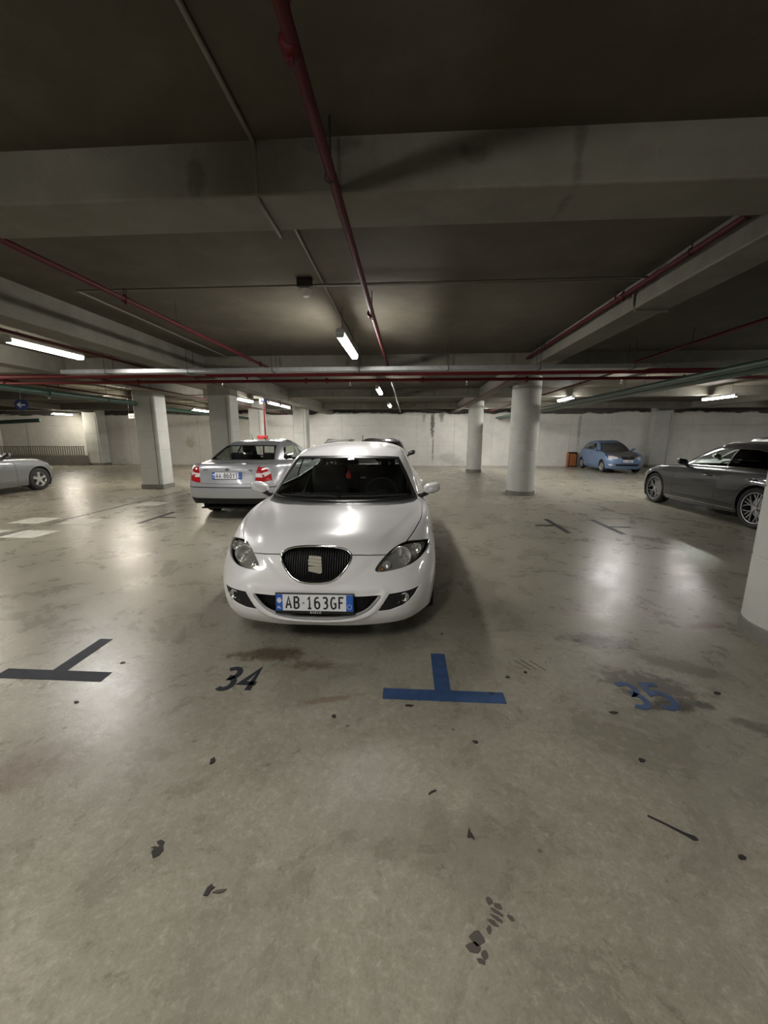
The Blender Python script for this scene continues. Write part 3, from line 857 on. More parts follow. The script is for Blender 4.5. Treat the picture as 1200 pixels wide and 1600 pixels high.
tube_lamp(-.78, 4.66, 5.92, 2.64, 'lit tube lamp hanging over the roof of the white hatchback')
tube_lamp(-.72, 9.40, 10.66, LZ, 'lit tube lamp seen just below the red mains, middle of its row')
tube_lamp(-.67, 14.0, 15.25, LZ, 'small far lit tube lamp in the middle, close to the back wall')
tube_lamp(-5.07, 4.90, 6.05, 2.70, 'large lit tube lamp at the left picture edge beside the left beam')
tube_lamp(-5.12, 11.65, 12.85, LZ, 'lit tube lamp just right of the second square pillar')
tube_lamp(-4.66, 13.1, 14.1, LZ, 'lit tube lamp beside the red hose pipe, nearer of two')
tube_lamp(-4.66, 14.3, 15.4, LZ, 'lit tube lamp beside the red hose pipe, farther of two')
tube_lamp(-9.2, 11.2, 12.5, LZ, 'warm lit tube lamp left of the big square pillar', 'lamp_warm')
tube_lamp(-9.1, 16.3, 17.6, LZ, 'warm lit tube lamp between the two near square pillars, near the back wall', 'lamp_warm')
tube_lamp(-17.6, 18.6, 19.8, LZ, 'far warm lit tube lamp above the railing at left', 'lamp_warm')
tube_lamp(9.15, 11.7, 12.95, LZ, 'lit tube lamp before the back wall at the right, above the grey sedan')
tube_lamp(5.62, 9.75, 10.95, 2.64, 'lit tube lamp half hidden behind the green pipes at right')
tube_lamp(4.98, 12.35, 13.5, 2.66, 'far lit tube lamp beyond the green pipes at right')
tube_lamp(9.15, 6.1, 7.35, LZ, 'lit tube lamp beyond the right edge over the grey sedan')
tube_lamp(-.79, -.85, .41, 2.64, 'lit tube lamp over the near floor, just above the picture')
tube_lamp(-.79, -4.9, -3.65, LZ, 'lit tube lamp behind the camera')
tube_lamp(-5.07, .15, 1.3, LZ, 'lit tube lamp to the left of the camera')
tube_lamp(4.95, 16.1, 17.3, LZ, 'added tube lamp, unseen behind the nearer round pillar, lighting the back wall')  # added lamp, out of sight, lights the wall right of the pillar
tube_lamp(3.22, 17.75, 18.95, LZ, 'added tube lamp, unseen behind the farther round pillar, brightening the back wall')  # added out of sight to brighten the middle of the back wall
tube_lamp(-5.0, 17.85, 19.1, LZ, 'added tube lamp, unseen behind a far square pillar, brightening the back wall')  # another added, unseen lamp that lifts the left part of the back wall
tube_lamp(-9.2, 6.15, 7.4, LZ, 'warm lit tube lamp beyond the left picture edge', 'lamp_warm')
tube_lamp(15.5, 15.0, 16.25, LZ, 'lit tube lamp far to the right near the back wall')

# ---------------------------------------------------------------- signs, hose point, railing, board
r = empty('arrow_sign', (-10.0, 9.75, 2.32)); tag(r, 'round blue arrow sign hanging at the left under the pipes', 'sign')
MB().lathe([(0, -.01), (.135, -.01), (.14, 0), (.135, .01), (0, .01)], 28, 'y').build('plate', M['sign_blue'], r, auto=40)
mb = MB()
stroke_flat(mb, [(.075, 0), (-.07, 0)], .028, -.016, -.0102, lambda a, b, c: (a, c, b))
stroke_flat(mb, [(-.01, .06), (-.072, 0), (-.01, -.06)], .028, -.016, -.0102, lambda a, b, c: (a, c, b))
mb.build('arrow', M['sign_white'], r)
MB().tube([(0, 0, .138), (0, 0, .68)], .008, 6).build('hanger', M['dark_metal'], r)
r.rotation_euler = (0, 0, math.radians(35))
# lit exit box and a folded sign seen edge on, red hose riser with its box
r = empty('exit_sign', (-4.93, 13.2, 2.70)); tag(r, 'small lit green and white exit box hanging beside the hose pipe', 'sign')
MB().box(-.07, .07, -.05, .05, -.12, .12, .008).build('case', M['exit_green'], r)
MB().box(-.055, .055, -.054, -.0505, -.105, .105).build('panel', M['exit_lit'], r)
MB().tube([(0, 0, .12), (0, 0, .29)], .006, 6).build('hanger', M['dark_metal'], r)
r = empty('folded_sign', (-4.78, 12.91, 2.63)); tag(r, 'dark blue pointed sign seen nearly edge on at the top of the hose pipe', 'sign')
MB().prism([(-.11, 0), (.11, 0), (.06, .2), (.0, .30), (-.06, .2)], -.012, .012, lambda a, b, c: (a * .55, c, b)).build('plate', M['sign_blue'], r)
MB().prism([(-.05, .05), (.05, .05), (.02, .2)], -.016, -.0125, lambda a, b, c: (a * .55, c, b)).build('mark', M['sign_white'], r)
o = MB().tube([(-4.77, 12.95, 2.66), (-4.77, 12.95, 1.525)], .028, 10).build('hose_riser', M['red_main'], auto=50); tag(o, 'vertical dark red hose pipe with a red box, behind the silver sedan', 'pipe')
r = empty('hose_cabinet', (-4.86, 12.95, 1.36)); tag(r, 'small red fire hose box at the foot of the dark red pipe', 'cabinet')
MB().box(-.17, .15, -.10, .10, 0, .19, .012).build('case', M['red_box'], r)
MB().box(-.15, .05, -.112, -.1005, .02, .17, .004).build('door', M['red_box'], r)
MB().box(.075, .135, -.115, -.1005, .03, .13, .004).build('latch_plate', M['black_plastic'], r)
MB().tube([(0, 0, -1.36), (0, 0, 0)], .03, 10).build('post', M['red_main'], r, auto=50)
o = MB().box(-.13, .13, -.008, .008, -.07, .07).build('sign_plate', M['sign_white'], loc=(-8.66, 12.0, 2.15)); tag(o, 'small white notice hanging just left of the big square pillar', 'sign')
MB().prism([(-.08, -.03), (-.03, -.03), (-.03, .03), (-.08, .03)], -.011, -.0082, lambda a, b, c: (a, c, b)).build('print', M['grey_print'], o)
MB().prism([(0, -.03), (.03, -.03), (.03, .03), (0, .03)], -.011, -.0082, lambda a, b, c: (a, c, b)).build('print', M['grey_print'], o)
MB().tube([(-.1, 0, .07), (-.1, 0, .85)], .004, 5).tube([(.1, 0, .07), (.1, 0, .85)], .004, 5).build('hanger', M['dark_metal'], o)
# low wall with railing at far left
structure('wall_low', MB().box(XL, -17.0, 19.55, 19.75, 0, .53, .01), M['plinth'])
r = empty('railing', (-19.75, 19.65, .53)); tag(r, 'grey metal bar railing on the low wall at far left', 'railing')
MB().box(-2.7, 2.7, -.02, .02, 0.45, .485).build('top_rail', M['rail_paint'], r)
MB().box(-2.7, 2.7, -.02, .02, .015, .04).build('bottom_rail', M['rail_paint'], r)
bar_me = MB().box(-.028, .028, -.012, .012, 0, .46).mesh('bar'); bar_me.materials.append(M['rail_paint'])
for k in range(42):
    link_mesh('bar', bar_me, None, r, loc=(-2.62 + k * .128, 0, 0))
# orange board behind the blue hatchback
r = empty('cabinet', (8.40, 20.32, 0)); tag(r, 'orange brown wooden board case leaning at the wall behind the blue hatchback', 'cabinet')
MB().box(-.20, .20, -.13, .13, 0.0, .74, .02).build('case', M['matte_black'], r)
MB().box(-.16, .16, -.150, -.1305, .05, .66, .008).build('panel', M['wood_orange'], r)
MB().box(-.225, -.2005, -.12, .12, .03, .70, .008).build('side_board', M['wood_orange'], r)
# bolt plate on the near pillar
# ---------------------------------------------------------------- car bodies
def spline_rows(P, n, alpha=0.75, ghost=None):
    """P: (k, m, 3) points along axis 0; n samples per span; returns (n*(k-1)+1, m, 3). ghost=(before, after) or None."""
    k = P.shape[0]
    Q = P
    g0 = g1 = 0
    if ghost is not None:
        if ghost[0] is not None: Q = np.concatenate([ghost[0][None], Q]); g0 = 1
        if ghost[1] is not None: Q = np.concatenate([Q, ghost[1][None]]); g1 = 1
    d = np.linalg.norm(np.diff(Q, axis=0), axis=2)
    d = np.maximum(d, 1e-5) ** alpha
    K = Q.shape[0]
    T = np.zeros_like(Q)
    for i in range(K):
        if 0 < i < K - 1:
            h0, h1 = d[i - 1][:, None], d[i][:, None]
            s0, s1 = (Q[i] - Q[i - 1]) / h0, (Q[i + 1] - Q[i]) / h1
            T[i] = (s0 * h1 + s1 * h0) / (h0 + h1)
    if K > 2:
        T[0] = 2 * (Q[1] - Q[0]) / d[0][:, None] - T[1]
        T[-1] = 2 * (Q[-1] - Q[-2]) / d[-1][:, None] - T[-2]
        T[0] = 0.5 * T[0] + 0.5 * (Q[1] - Q[0]) / d[0][:, None]
        T[-1] = 0.5 * T[-1] + 0.5 * (Q[-1] - Q[-2]) / d[-1][:, None]
    else:
        T[0] = T[1] = (Q[1] - Q[0]) / d[0][:, None]
    out = []
    for i in range(g0, g0 + k - 1):
        h = d[i][:, None]
        for t in np.arange(n) / n:
            a, b = 2 * t**3 - 3 * t**2 + 1, t**3 - 2 * t**2 + t
            c, e = -2 * t**3 + 3 * t**2, t**3 - t**2
            out.append(a * Q[i] + b * h * T[i] + c * Q[i + 1] + e * h * T[i + 1])
    out.append(Q[g0 + k - 1])
    return np.array(out)

VIEWS = {'front': (0, 2, (0, 1, 0)), 'back': (0, 2, (0, -1, 0)), 'left': (1, 2, (-1, 0, 0)), 'right': (1, 2, (1, 0, 0)), 'top': (0, 1, (0, 0, -1))}

class Body:
    def __init__(self, G, nu, nv, crease=(), disp=None):
        """G[row][col] = (x, y, z), right half x >= 0; nose at y = 0"""
        G = np.array(G, float)
        R, C = G.shape[:2]
        Gc = np.swapaxes(G, 0, 1)                       # col, row, 3
        mir = np.array([-1, 1, 1.0])
        D = spline_rows(Gc, nu, ghost=(Gc[1] * mir, Gc[-2] * mir))
        D = np.swapaxes(D, 0, 1)                        # row, dense col
        D[:, 0, 0] = 0; D[:, -1, 0] = 0
        cuts = [0] + sorted(crease) + [R - 1]
        segs = []
        for a, b in zip(cuts[:-1], cuts[1:]):
            gh = (None, D[R - 2] * mir if b == R - 1 else None)
            S = spline_rows(D[a:b + 1], nv, ghost=gh)
            segs.append(S if b == R - 1 else S[:-1])
        S = np.concatenate(segs)
        S[-1, :, 0] = 0
        self.S = S
        if disp is not None:
            sh = S.shape
            S = disp(S.reshape(-1, 3)).reshape(sh)
        nr, nc = S.shape[:2]
        v = [tuple(p) for p in S.reshape(-1, 3)] + [(-p[0], p[1], p[2]) for p in S.reshape(-1, 3)]
        f = []
        N = nr * nc
        for i in range(nr - 1):
            for j in range(nc - 1):
                a, b, c, e = i * nc + j, i * nc + j + 1, (i + 1) * nc + j + 1, (i + 1) * nc + j
                f.append((a, b, c, e)); f.append((N + a, N + e, N + c, N + b))
        me = bpy.data.meshes.new('tmp'); me.from_pydata(v, [], f)
        bm = bmesh.new(); bm.from_mesh(me); bpy.data.meshes.remove(me)
        bmesh.ops.remove_doubles(bm, verts=bm.verts, dist=2e-4)
        bmesh.ops.dissolve_degenerate(bm, dist=1e-5, edges=bm.edges)
        bmesh.ops.recalc_face_normals(bm, faces=bm.faces)
        cen = Vector((0, G[:, :, 1].mean(), .8))
        if sum((q.calc_center_median() - cen).dot(q.normal) * q.calc_area() for q in bm.faces) < 0: bmesh.ops.reverse_faces(bm, faces=bm.faces)
        bm.normal_update()
        self.nl = bm.verts.layers.float_vector.new('nrm')
        self.ll = bm.faces.layers.int.new('lab')
        for q in bm.verts: q[self.nl] = q.normal
        self.bm = bm
        self.bvh = BVHTree.FromBMesh(bm)
        self.labels = {}
        self.n_lab = 0
        self.loop0 = [tuple(p) for p in S[0]]
    def lab(self, name):
        if name not in self.labels:
            self.n_lab += 1; self.labels[name] = self.n_lab
        return self.labels[name]
    def ray(self, view, a, b):
        ia, ib, d = VIEWS[view]
        o = [0, 0, 0]; o[ia] = a; o[ib] = b
        o = Vector(o) - Vector(d) * 20
        h = self.bvh.ray_cast(o, Vector(d))
        if h[0] is None:
            h = self.bvh.find_nearest(o + Vector(d) * 20)
        return h[0], h[1]
    def cut(self, label, view, poly, mirror=True, dmin=0.08, lim=None, allow=(0,)):
        polys = [(view, poly)]
        if mirror:
            if view in ('left', 'right'): polys.append(('right' if view == 'left' else 'left', poly))
            else: polys.append((view, [(-p[0], p[1]) for p in poly]))
        L = self.lab(label)
        for vw, pl in polys: self._cut(L, vw, pl, dmin, lim, allow)
    def _cut(self, L, view, pl, dmin, lim, allow):
        bm, ll = self.bm, self.ll
        ia, ib, d = VIEWS[view]
        d = Vector(d)
        area = sum(pl[i][0] * pl[(i + 1) % len(pl)][1] - pl[(i + 1) % len(pl)][0] * pl[i][1] for i in range(len(pl)))
        if area < 0: pl = pl[::-1]
        a0, a1 = min(p[0] for p in pl), max(p[0] for p in pl)
        b0, b1 = min(p[1] for p in pl), max(p[1] for p in pl)
        S = []
        for f in bm.faces:
            if f[ll] not in allow: continue
            if f.normal.dot(d) > -dmin: continue
            co = f.verts[0].co
            if not (a0 - .12 < co[ia] < a1 + .12 and b0 - .12 < co[ib] < b1 + .12): continue
            vs = [q.co for q in f.verts]
            if max(q[ia] for q in vs) < a0 or min(q[ia] for q in vs) > a1 or max(q[ib] for q in vs) < b0 or min(q[ib] for q in vs) > b1: continue
            if lim and not lim(f.calc_center_median()): continue
            S.append(f)
        n = len(pl)
        for i in range(n):
            p, q = pl[i], pl[(i + 1) % n]
            nx, ny = -(q[1] - p[1]), (q[0] - p[0])
            ln = math.hypot(nx, ny)
            if ln < 1e-7: continue
            no = [0, 0, 0]; no[ia] = nx / ln; no[ib] = ny / ln
            co = [0, 0, 0]; co[ia] = p[0]; co[ib] = p[1]
            no, co = Vector(no), Vector(co)
            if not S: return
            ed = {e for f in S for e in f.edges}
            vt = {v for f in S for v in f.verts}
            res = bmesh.ops.bisect_plane(bm, geom=list(vt) + list(ed) + S, dist=1e-5, plane_co=co, plane_no=no)
            cand = {f for f in res['geom'] if isinstance(f, bmesh.types.BMFace)}
            cand |= {f for f in S if f.is_valid}
            S = [f for f in cand if (f.calc_center_median() - co).dot(no) > 0]
        for f in S: f[ll] = L
    def strip(self, label, view, path, w=0.005, mirror=True, **k):
        for (p, q) in zip(path[:-1], path[1:]):
            dx, dy = q[0] - p[0], q[1] - p[1]
            l = math.hypot(dx, dy); dx, dy = dx / l, dy / l
            e = w * 0.5
            poly = [(p[0] - dx * e - dy * e, p[1] - dy * e + dx * e), (p[0] - dx * e + dy * e, p[1] - dy * e - dx * e),
                    (q[0] + dx * e + dy * e, q[1] + dy * e - dx * e), (q[0] + dx * e - dy * e, q[1] + dy * e + dx * e)]
            self.cut(label, view, poly, mirror, **k)
    def flood(self, name, point, frm=0):
        """name the connected piece of faces of label frm nearest to a point"""
        bm, ll = self.bm, self.ll
        P = Vector(point)
        best = min((f for f in bm.faces if f[ll] == frm), key=lambda f: (f.calc_center_median() - P).length_squared, default=None)
        if best is None: return
        L = self.lab(name)
        st = [best]; best[ll] = L; n = 0
        while st:
            f = st.pop(); n += 1
            for e in f.edges:
                for g in e.link_faces:
                    if g[ll] == frm:
                        g[ll] = L; st.append(g)
        return n
    def part(self, labels, name, mat, parent, recess=0.0, wall=0.012, flt=None, side=None, label=None):
        if isinstance(labels, str): labels = [labels]
        ids = {0 if l == 0 else self.labels.get(l, -1) for l in (labels if isinstance(labels, (list, tuple)) else [labels])}
        F = [f for f in self.bm.faces if f[self.ll] in ids]
        if side: F = [f for f in F if f.calc_center_median().x * side > 0]
        if flt: F = [f for f in F if flt(f.calc_center_median())]
        if not F: return None
        Fs = set(F)
        idx = {}; co = []; nr = []
        faces = []; ln = []
        for f in F:
            fi = []
            for v in f.verts:
                if v.index not in idx or idx[v.index][0] is not v:
                    pass
                key = v
                if key not in idx:
                    n = Vector(v[self.nl]); n = n.normalized() if n.length > 1e-6 else f.normal
                    idx[key] = len(co); co.append(v.co - n * recess); nr.append(n)
                fi.append(idx[key])
            faces.append(fi); ln += [tuple(nr[i]) for i in fi]
        if wall > 0:
            for f in F:
                for lp in f.loops:
                    e = lp.edge
                    if sum(1 for g in e.link_faces if g in Fs) == 1:
                        a, b = idx[lp.vert], idx[lp.link_loop_next.vert]
                        p, q = co[a], co[b]
                        if (p - q).length < 1e-6: continue
                        p2, q2 = p - nr[a] * wall, q - nr[b] * wall
                        b0 = len(co)
                        co += [p, q, q2, p2]; nr += [nr[a], nr[b], nr[b], nr[a]]
                        fn = (q - p).cross(p2 - p)
                        fn = -fn
                        fn = fn.normalized() if fn.length > 1e-9 else nr[a]
                        faces.append([b0 + 1, b0, b0 + 3, b0 + 2]); ln += [tuple(fn)] * 4
        me = bpy.data.meshes.new(name)
        me.from_pydata([tuple(c) for c in co], [], faces)
        me.polygons.foreach_set('use_smooth', [True] * len(me.polygons))
        me.update()
        if len(me.loops) == len(ln):
            me.normals_split_custom_set(ln)
        o = link_mesh(name, me, mat, parent)
        if label: o['label'] = label
        return o

def smooth_poly(pts, n=4):
    """closed Catmull-Rom through 2D points"""
    out = []
    k = len(pts)
    P = [Vector(p) for p in pts]
    for i in range(k):
        a, b, c, e = P[i - 1], P[i], P[(i + 1) % k], P[(i + 2) % k]
        for t in [j / n for j in range(n)]:
            out.append(tuple(0.5 * ((2 * b) + (c - a) * t + (2 * a - 5 * b + 4 * c - e) * t * t + (3 * b - a - 3 * c + e) * t ** 3)))
    return out
def smooth_path(pts, n=4):
    out = []
    P = [Vector(p) for p in pts]
    P = [P[0] * 2 - P[1]] + P + [P[-1] * 2 - P[-2]]
    for i in range(1, len(P) - 2):
        a, b, c, e = P[i - 1], P[i], P[i + 1], P[i + 2]
        for t in [j / n for j in range(n)]:
            out.append(tuple(0.5 * ((2 * b) + (c - a) * t + (2 * a - 5 * b + 4 * c - e) * t * t + (3 * b - a - 3 * c + e) * t ** 3)))
    out.append(tuple(P[-2]))
    return out
def hull(pts):
    """convex hull of 2D points (pieces handed to cut() must be convex)"""
    P = sorted(set((round(p[0], 6), round(p[1], 6)) for p in pts))
    def half(Q):
        h = []
        for p in Q:
            while len(h) > 1 and (h[-1][0] - h[-2][0]) * (p[1] - h[-2][1]) - (h[-1][1] - h[-2][1]) * (p[0] - h[-2][0]) <= 1e-9: h.pop()
            h.append(p)
        return h
    a, b = half(P), half(P[::-1])
    return a[:-1] + b[:-1]
def surf_tube(body, view, pts, r, off=0.0, closed=True, seg=8, flat=1.0):
    P = []
    for (a, b) in pts:
        p, n = body.ray(view, a, b)
        P.append(p + n * off)
    return MB().tube(P, r, seg, closed)

# wheels ----------------------------------------------------------------------
def make_wheel(parent, x, y, r, wd, rim_r, side, style, rim_mat, steer=0.0):
    """tyre with its rim as a sub-part; side = +1 for the +x side"""
    s = side
    h = wd / 2
    prof = [(rim_r * .985, -h * .80), (rim_r + .012, -h * .95), (r - .035, -h), (r - .010, -h * .86), (r, -h * .60), (r, h * .60), (r - .010, h * .86), (r - .035, h), (rim_r + .012, h * .95), (rim_r * .985, h * .80)]
    mb = MB().lathe(prof, 44, 'x')
    o = mb.build('tyre', M['rubber'], parent, auto=40, loc=(x, y, r), rot=(0, 0, steer))
    o.data.materials[0] = M['rubber']
    m = MB()
    xo = s * h * .78
    m.lathe([(rim_r * .99, xo), (rim_r * .965, xo + s * .012), (rim_r * .93, xo + s * .006), (rim_r * .90, xo - s * .02), (rim_r * .86, -xo * .9)], 44, 'x')
    m.build('rim', M['dark_alloy'] if style == 'ysplit' else rim_mat, o, auto=40)
    d_ = MB().lathe([(.02, xo - s * .075), (rim_r * .62, xo - s * .075), (rim_r * .62, xo - s * .09), (.02, xo - s * .09)], 30, 'x')
    d_.build('brake_disc', M['satin'] if style != 'cap' else M['matte_black'], o, auto=40)
    MB().lathe([(.0, -xo * .8), (rim_r * .9, -xo * .8)], 24, 'x').build('hub_back', M['matte_black'], o)
    sp = MB()
    def spoke(a0, r0, w0, a1, r1, w1, dep=.03, bulge=.0):
        pts = []
        for (a, q, w) in ((a0, r0, w0), (a1, r1, w1)):
            ca, sa = math.cos(a), math.sin(a)
            for k in (-1, 1):
                for dd in (0, 1):
                    xx = xo - s * (.006 + dd * dep) + s * (bulge * (1 - q / rim_r))
                    pts.append((xx, q * ca - k * w / 2 * sa, q * sa + k * w / 2 * ca))
        sp.add(pts, [(0, 1, 3, 2), (4, 6, 7, 5), (0, 4, 5, 1), (2, 3, 7, 6), (0, 2, 6, 4), (1, 5, 7, 3)])
    if style == 'five':
        for k in range(5):
            a = 2 * PI * k / 5 + .3
            spoke(a, rim_r * .16, .085, a, rim_r * .60, .060)
            spoke(a, rim_r * .55, .060, a, rim_r * .94, .085)
        sp.lathe([(0, xo + s * .004), (rim_r * .2, xo + s * .001), (rim_r * .24, xo - s * .02)], 24, 'x')
    elif style == 'ysplit':
        for k in range(5):
            a = 2 * PI * k / 5 + .15
            for q in (-1, 1):
                spoke(a + q * .10, rim_r * .15, .014, a + q * .16, rim_r * .50, .014, .02)
                spoke(a + q * .16, rim_r * .48, .013, a + q * .48, rim_r * .95, .011, .02)
                spoke(a + q * .15, rim_r * .50, .011, a + q * .14, rim_r * .95, .010, .02)
        sp.lathe([(0, xo + s * .002), (rim_r * .13, xo), (rim_r * .17, xo - s * .03)], 24, 'x')
        sp.lathe([(rim_r * .95, xo + s * .012), (rim_r * .985, xo + s * .014), (rim_r * .985, xo + s * .006)], 44, 'x')
    elif style == 'cap':
        sp.lathe([(0, xo + s * .008), (rim_r * .3, xo + s * .006), (rim_r * .6, xo + s * .0), (rim_r * .94, xo + s * .004), (rim_r * .97, xo - s * .012)], 32, 'x')
        for k in range(7):
            a = 2 * PI * k / 7
            spoke(a, rim_r * .35, .03, a, rim_r * .86, .06, .012, .03)
    else:
        for k in range(8):
            a = 2 * PI * k / 8
            spoke(a, rim_r * .15, .035, a, rim_r * .94, .05)
        sp.lathe([(0, xo + s * .004), (rim_r * .2, xo + s * .001), (rim_r * .22, xo - s * .02)], 24, 'x')
    sp.build('spokes', rim_mat, o, auto=35)
    return o

# number plates ---------------------------------------------------------------
def make_plate(parent, loc, tilt, facing, text, scale=1.0, frame=True, foot=None, simple_text=False):
    """facing -1: readable from -y, +1: readable from +y"""
    W_, H_ = .52 * scale, .112 * scale
    rot = (tilt if facing < 0 else -tilt, 0, 0 if facing < 0 else PI)
    fr = MB().box(-W_ / 2 - .008, W_ / 2 + .008, -.004, .012, -H_ / 2 - (.024 if foot else .008), H_ / 2 + .008, .004).build('number_plate', M['plate_black'], parent, loc=loc, rot=rot)
    MB().box(-W_ / 2, W_ / 2, -.0085, -.0042, -H_ / 2, H_ / 2).build('plate_face', M['plate_white'], fr)
    bw = .045 * scale
    for s in (-1, 1):
        xa = s * (W_ / 2 - bw / 2)
        MB().box(xa - bw / 2, xa + bw / 2, -.0098, -.0086, -H_ / 2, H_ / 2).build('plate_band', M['plate_blue'], fr)
    mp = lambda a, b, z: (a, -.0086 - z, b)
    cw, hh, sw = .049 * scale, .078 * scale, .0115 * scale
    xs = []
    a, n, c = text
    tot = W_ - 2 * bw
    x0 = -tot / 2 + .016 * scale
    adv = .0535 * scale
    def put(s, x):
        for ch in s:
            text_mb(ch, hh, cw - sw, sw, 0, .0012, mp, x0=x + sw / 2, y0=-hh / 2).build('character', M['plate_black'], fr)
            x += adv
        return x
    x = put(a, x0)
    put(n, x + .034 * scale)
    put(c, tot / 2 - 2 * adv - .004 * scale)
    cx = x + .018 * scale
    MB().lathe([(0, .0), (.008 * scale, .0005)], 12, 'y', origin=(cx, -.0092, -.002)).build('seal', M['grey_print'], fr)
    # country letters and the emblem on the left band, ring on the right band
    xl = -W_ / 2 + bw / 2
    t = text_mb('AL', .017 * scale, .012 * scale, .0032 * scale, 0.0012, .0022, mp, x0=xl - .0135 * scale, y0=-H_ * .36, gap=.75)
    t.build('country_letters', M['white_print'], fr)
    e = MB()
    for (ex, ez, ew, eh) in ((0, .012, .006, .030), (-.011, .016, .006, .014), (.011, .016, .006, .014), (-.006, .030, .005, .008), (.006, .030, .005, .008), (-.007, .004, .005, .007), (.007, .004, .005, .007)):
        e.prism([(xl + (ex + q[0] * ew) * scale, (ez + q[1] * eh * .6) * scale) for q in arc(0, 0, 1, 1, 0, 330, 11)], .0012, .0022, mp)
    e.build('crest', M['white_print'], fr)
    xr = W_ / 2 - bw / 2
    g = MB(); stroke_flat(g, [(xr + p[0], -H_ * .22 + p[1]) for p in arc(0, 0, .015 * scale, .015 * scale, 0, 360, 20)], .0025 * scale, .0012, .0022, mp)
    g.build('ring', M['white_print'], fr)
    if foot:
        t = text_mb(foot, .012, .011, .0026, -.0010, -.0004, lambda a, b, z: (a, -.0042 + z, b), x0=-.032, y0=-H_ / 2 - .019, slant=.3, gap=.85)
        t.build('dealer_name', M['white_print'], fr)
    return fr

def make_seat(parent, x, y, z, mat, tilt=0.25, w_=.50, name='front_seat', bh=.62):
    o = MB().box(-w_ / 2, w_ / 2, -.26, .26, -.10, .10, .05).build(name, mat, parent, smooth=True, loc=(x, y, z))
    b = MB().box(-w_ / 2, w_ / 2, -.07, .07, 0, bh, .055).build('backrest', mat, o, smooth=True, loc=(0, .25, .02), rot=(-tilt, 0, 0))
    h = MB().box(-.13, .13, -.05, .05, .0, .19, .045).build('headrest', mat, o, smooth=True, loc=(0, .25 + (bh + .06) * math.sin(tilt), .02 + (bh + .04) * math.cos(tilt)), rot=(-tilt * .6, 0, 0))
    MB().tube([(-.06, .25 + (bh - .02) * math.sin(tilt), (bh - .02) * math.cos(tilt)), (-.06, .25 + (bh + .08) * math.sin(tilt), .04 + (bh + .08) * math.cos(tilt))], .008, 6).tube([(.06, .25 + (bh - .02) * math.sin(tilt), (bh - .02) * math.cos(tilt)), (.06, .25 + (bh + .08) * math.sin(tilt), .04 + (bh + .08) * math.cos(tilt))], .008, 6).build('headrest_posts', M['satin'], o)
    return o

def make_mirror(parent, side, x, y, z, mat, sc=1.0, glass_back=True):
    """door mirror: painted shell, black foot, mirror glass towards the rear"""
    s = side
    rings = []
    for (yy, k) in ((-.075, .02), (-.068, .45), (-.045, .78), (-.010, .97), (.035, 1.0), (.055, .93)):
        row = []
        for a in range(20):
            t = 2 * PI * a / 20
            c_, s_ = math.cos(t), math.sin(t)
            px = .105 * sc * k * (abs(c_) ** .75) * (1 if c_ > 0 else -1)
            pz = .066 * sc * k * (abs(s_) ** .75) * (1 if s_ > 0 else -1)
            pz += px * s * .18 * (1 if pz > 0 else .9)
            row.append((px, yy * sc, pz))
        rings.append(row + [row[0]])
    m_ = MB().strip(rings)
    o = m_.build('mirror', mat, parent, smooth=True, loc=(x + s * .13 * sc, y, z + .04 * sc))
    MB().prism([(.092 * sc * math.cos(t) * 1.0, .055 * sc * math.sin(t) + .092 * sc * math.cos(t) * s * .18) for t in [2 * PI * k / 18 for k in range(18)]], .048 * sc, .052 * sc, lambda a, b, c: (a, c, b)).build('mirror_glass', M['chrome'], o)
    MB().tube([(-s * .155 * sc, .0, -.105 * sc), (-s * .11 * sc, .0, -.080 * sc), (-s * .05 * sc, 0, -.045 * sc)], [.038 * sc, .030 * sc, .034 * sc], 10).build('mirror_foot', M['black_plastic'], o, smooth=True)
    return o

def arch_cut(body, y, z, r, n=26):
    body.cut('arch', 'left', [(y + r * math.cos(2 * PI * k / n), z + r * math.sin(2 * PI * k / n)) for k in range(n)], dmin=0.02)

def undercarriage(parent, spec, body):
    """dark floor pan, wheel wells and cabin tub"""
    L_, hw = spec['L'], spec['W'] / 2
    yf, yr, rw = spec['yf'], spec['yr'], spec['ra']
    z0 = spec.get('zb', .20)
    mb = MB()
    mb.box(-hw + .27, hw - .27, .26, L_ - .22, z0, z0 + .03)
    for s in (-1, 1):
        a, b = sorted((s * (hw - .27), s * (hw - .075)))
        mb.box(a, b, yf + rw + .02, yr - rw - .02, z0, z0 + .03)
    mb.build('floor_pan', M['matte_black'], parent)
    for y in (yf, yr):
        for s in (-1, 1):
            xi, xo = s * (hw - .30), s * (hw - .035)
            MB().lathe([(.01, xi), (rw + .015, xi), (rw + .015, xo)], 20, 'x', origin=(0, y, spec['rt']), a0=-.55, a1=PI + .55).build('wheel_well', M['matte_black'], parent, fix=False)

def car_root(name, label, loc, rz, group=None):
    r = empty(name, loc, rz)
    tag(r, label, 'car', group)
    return r
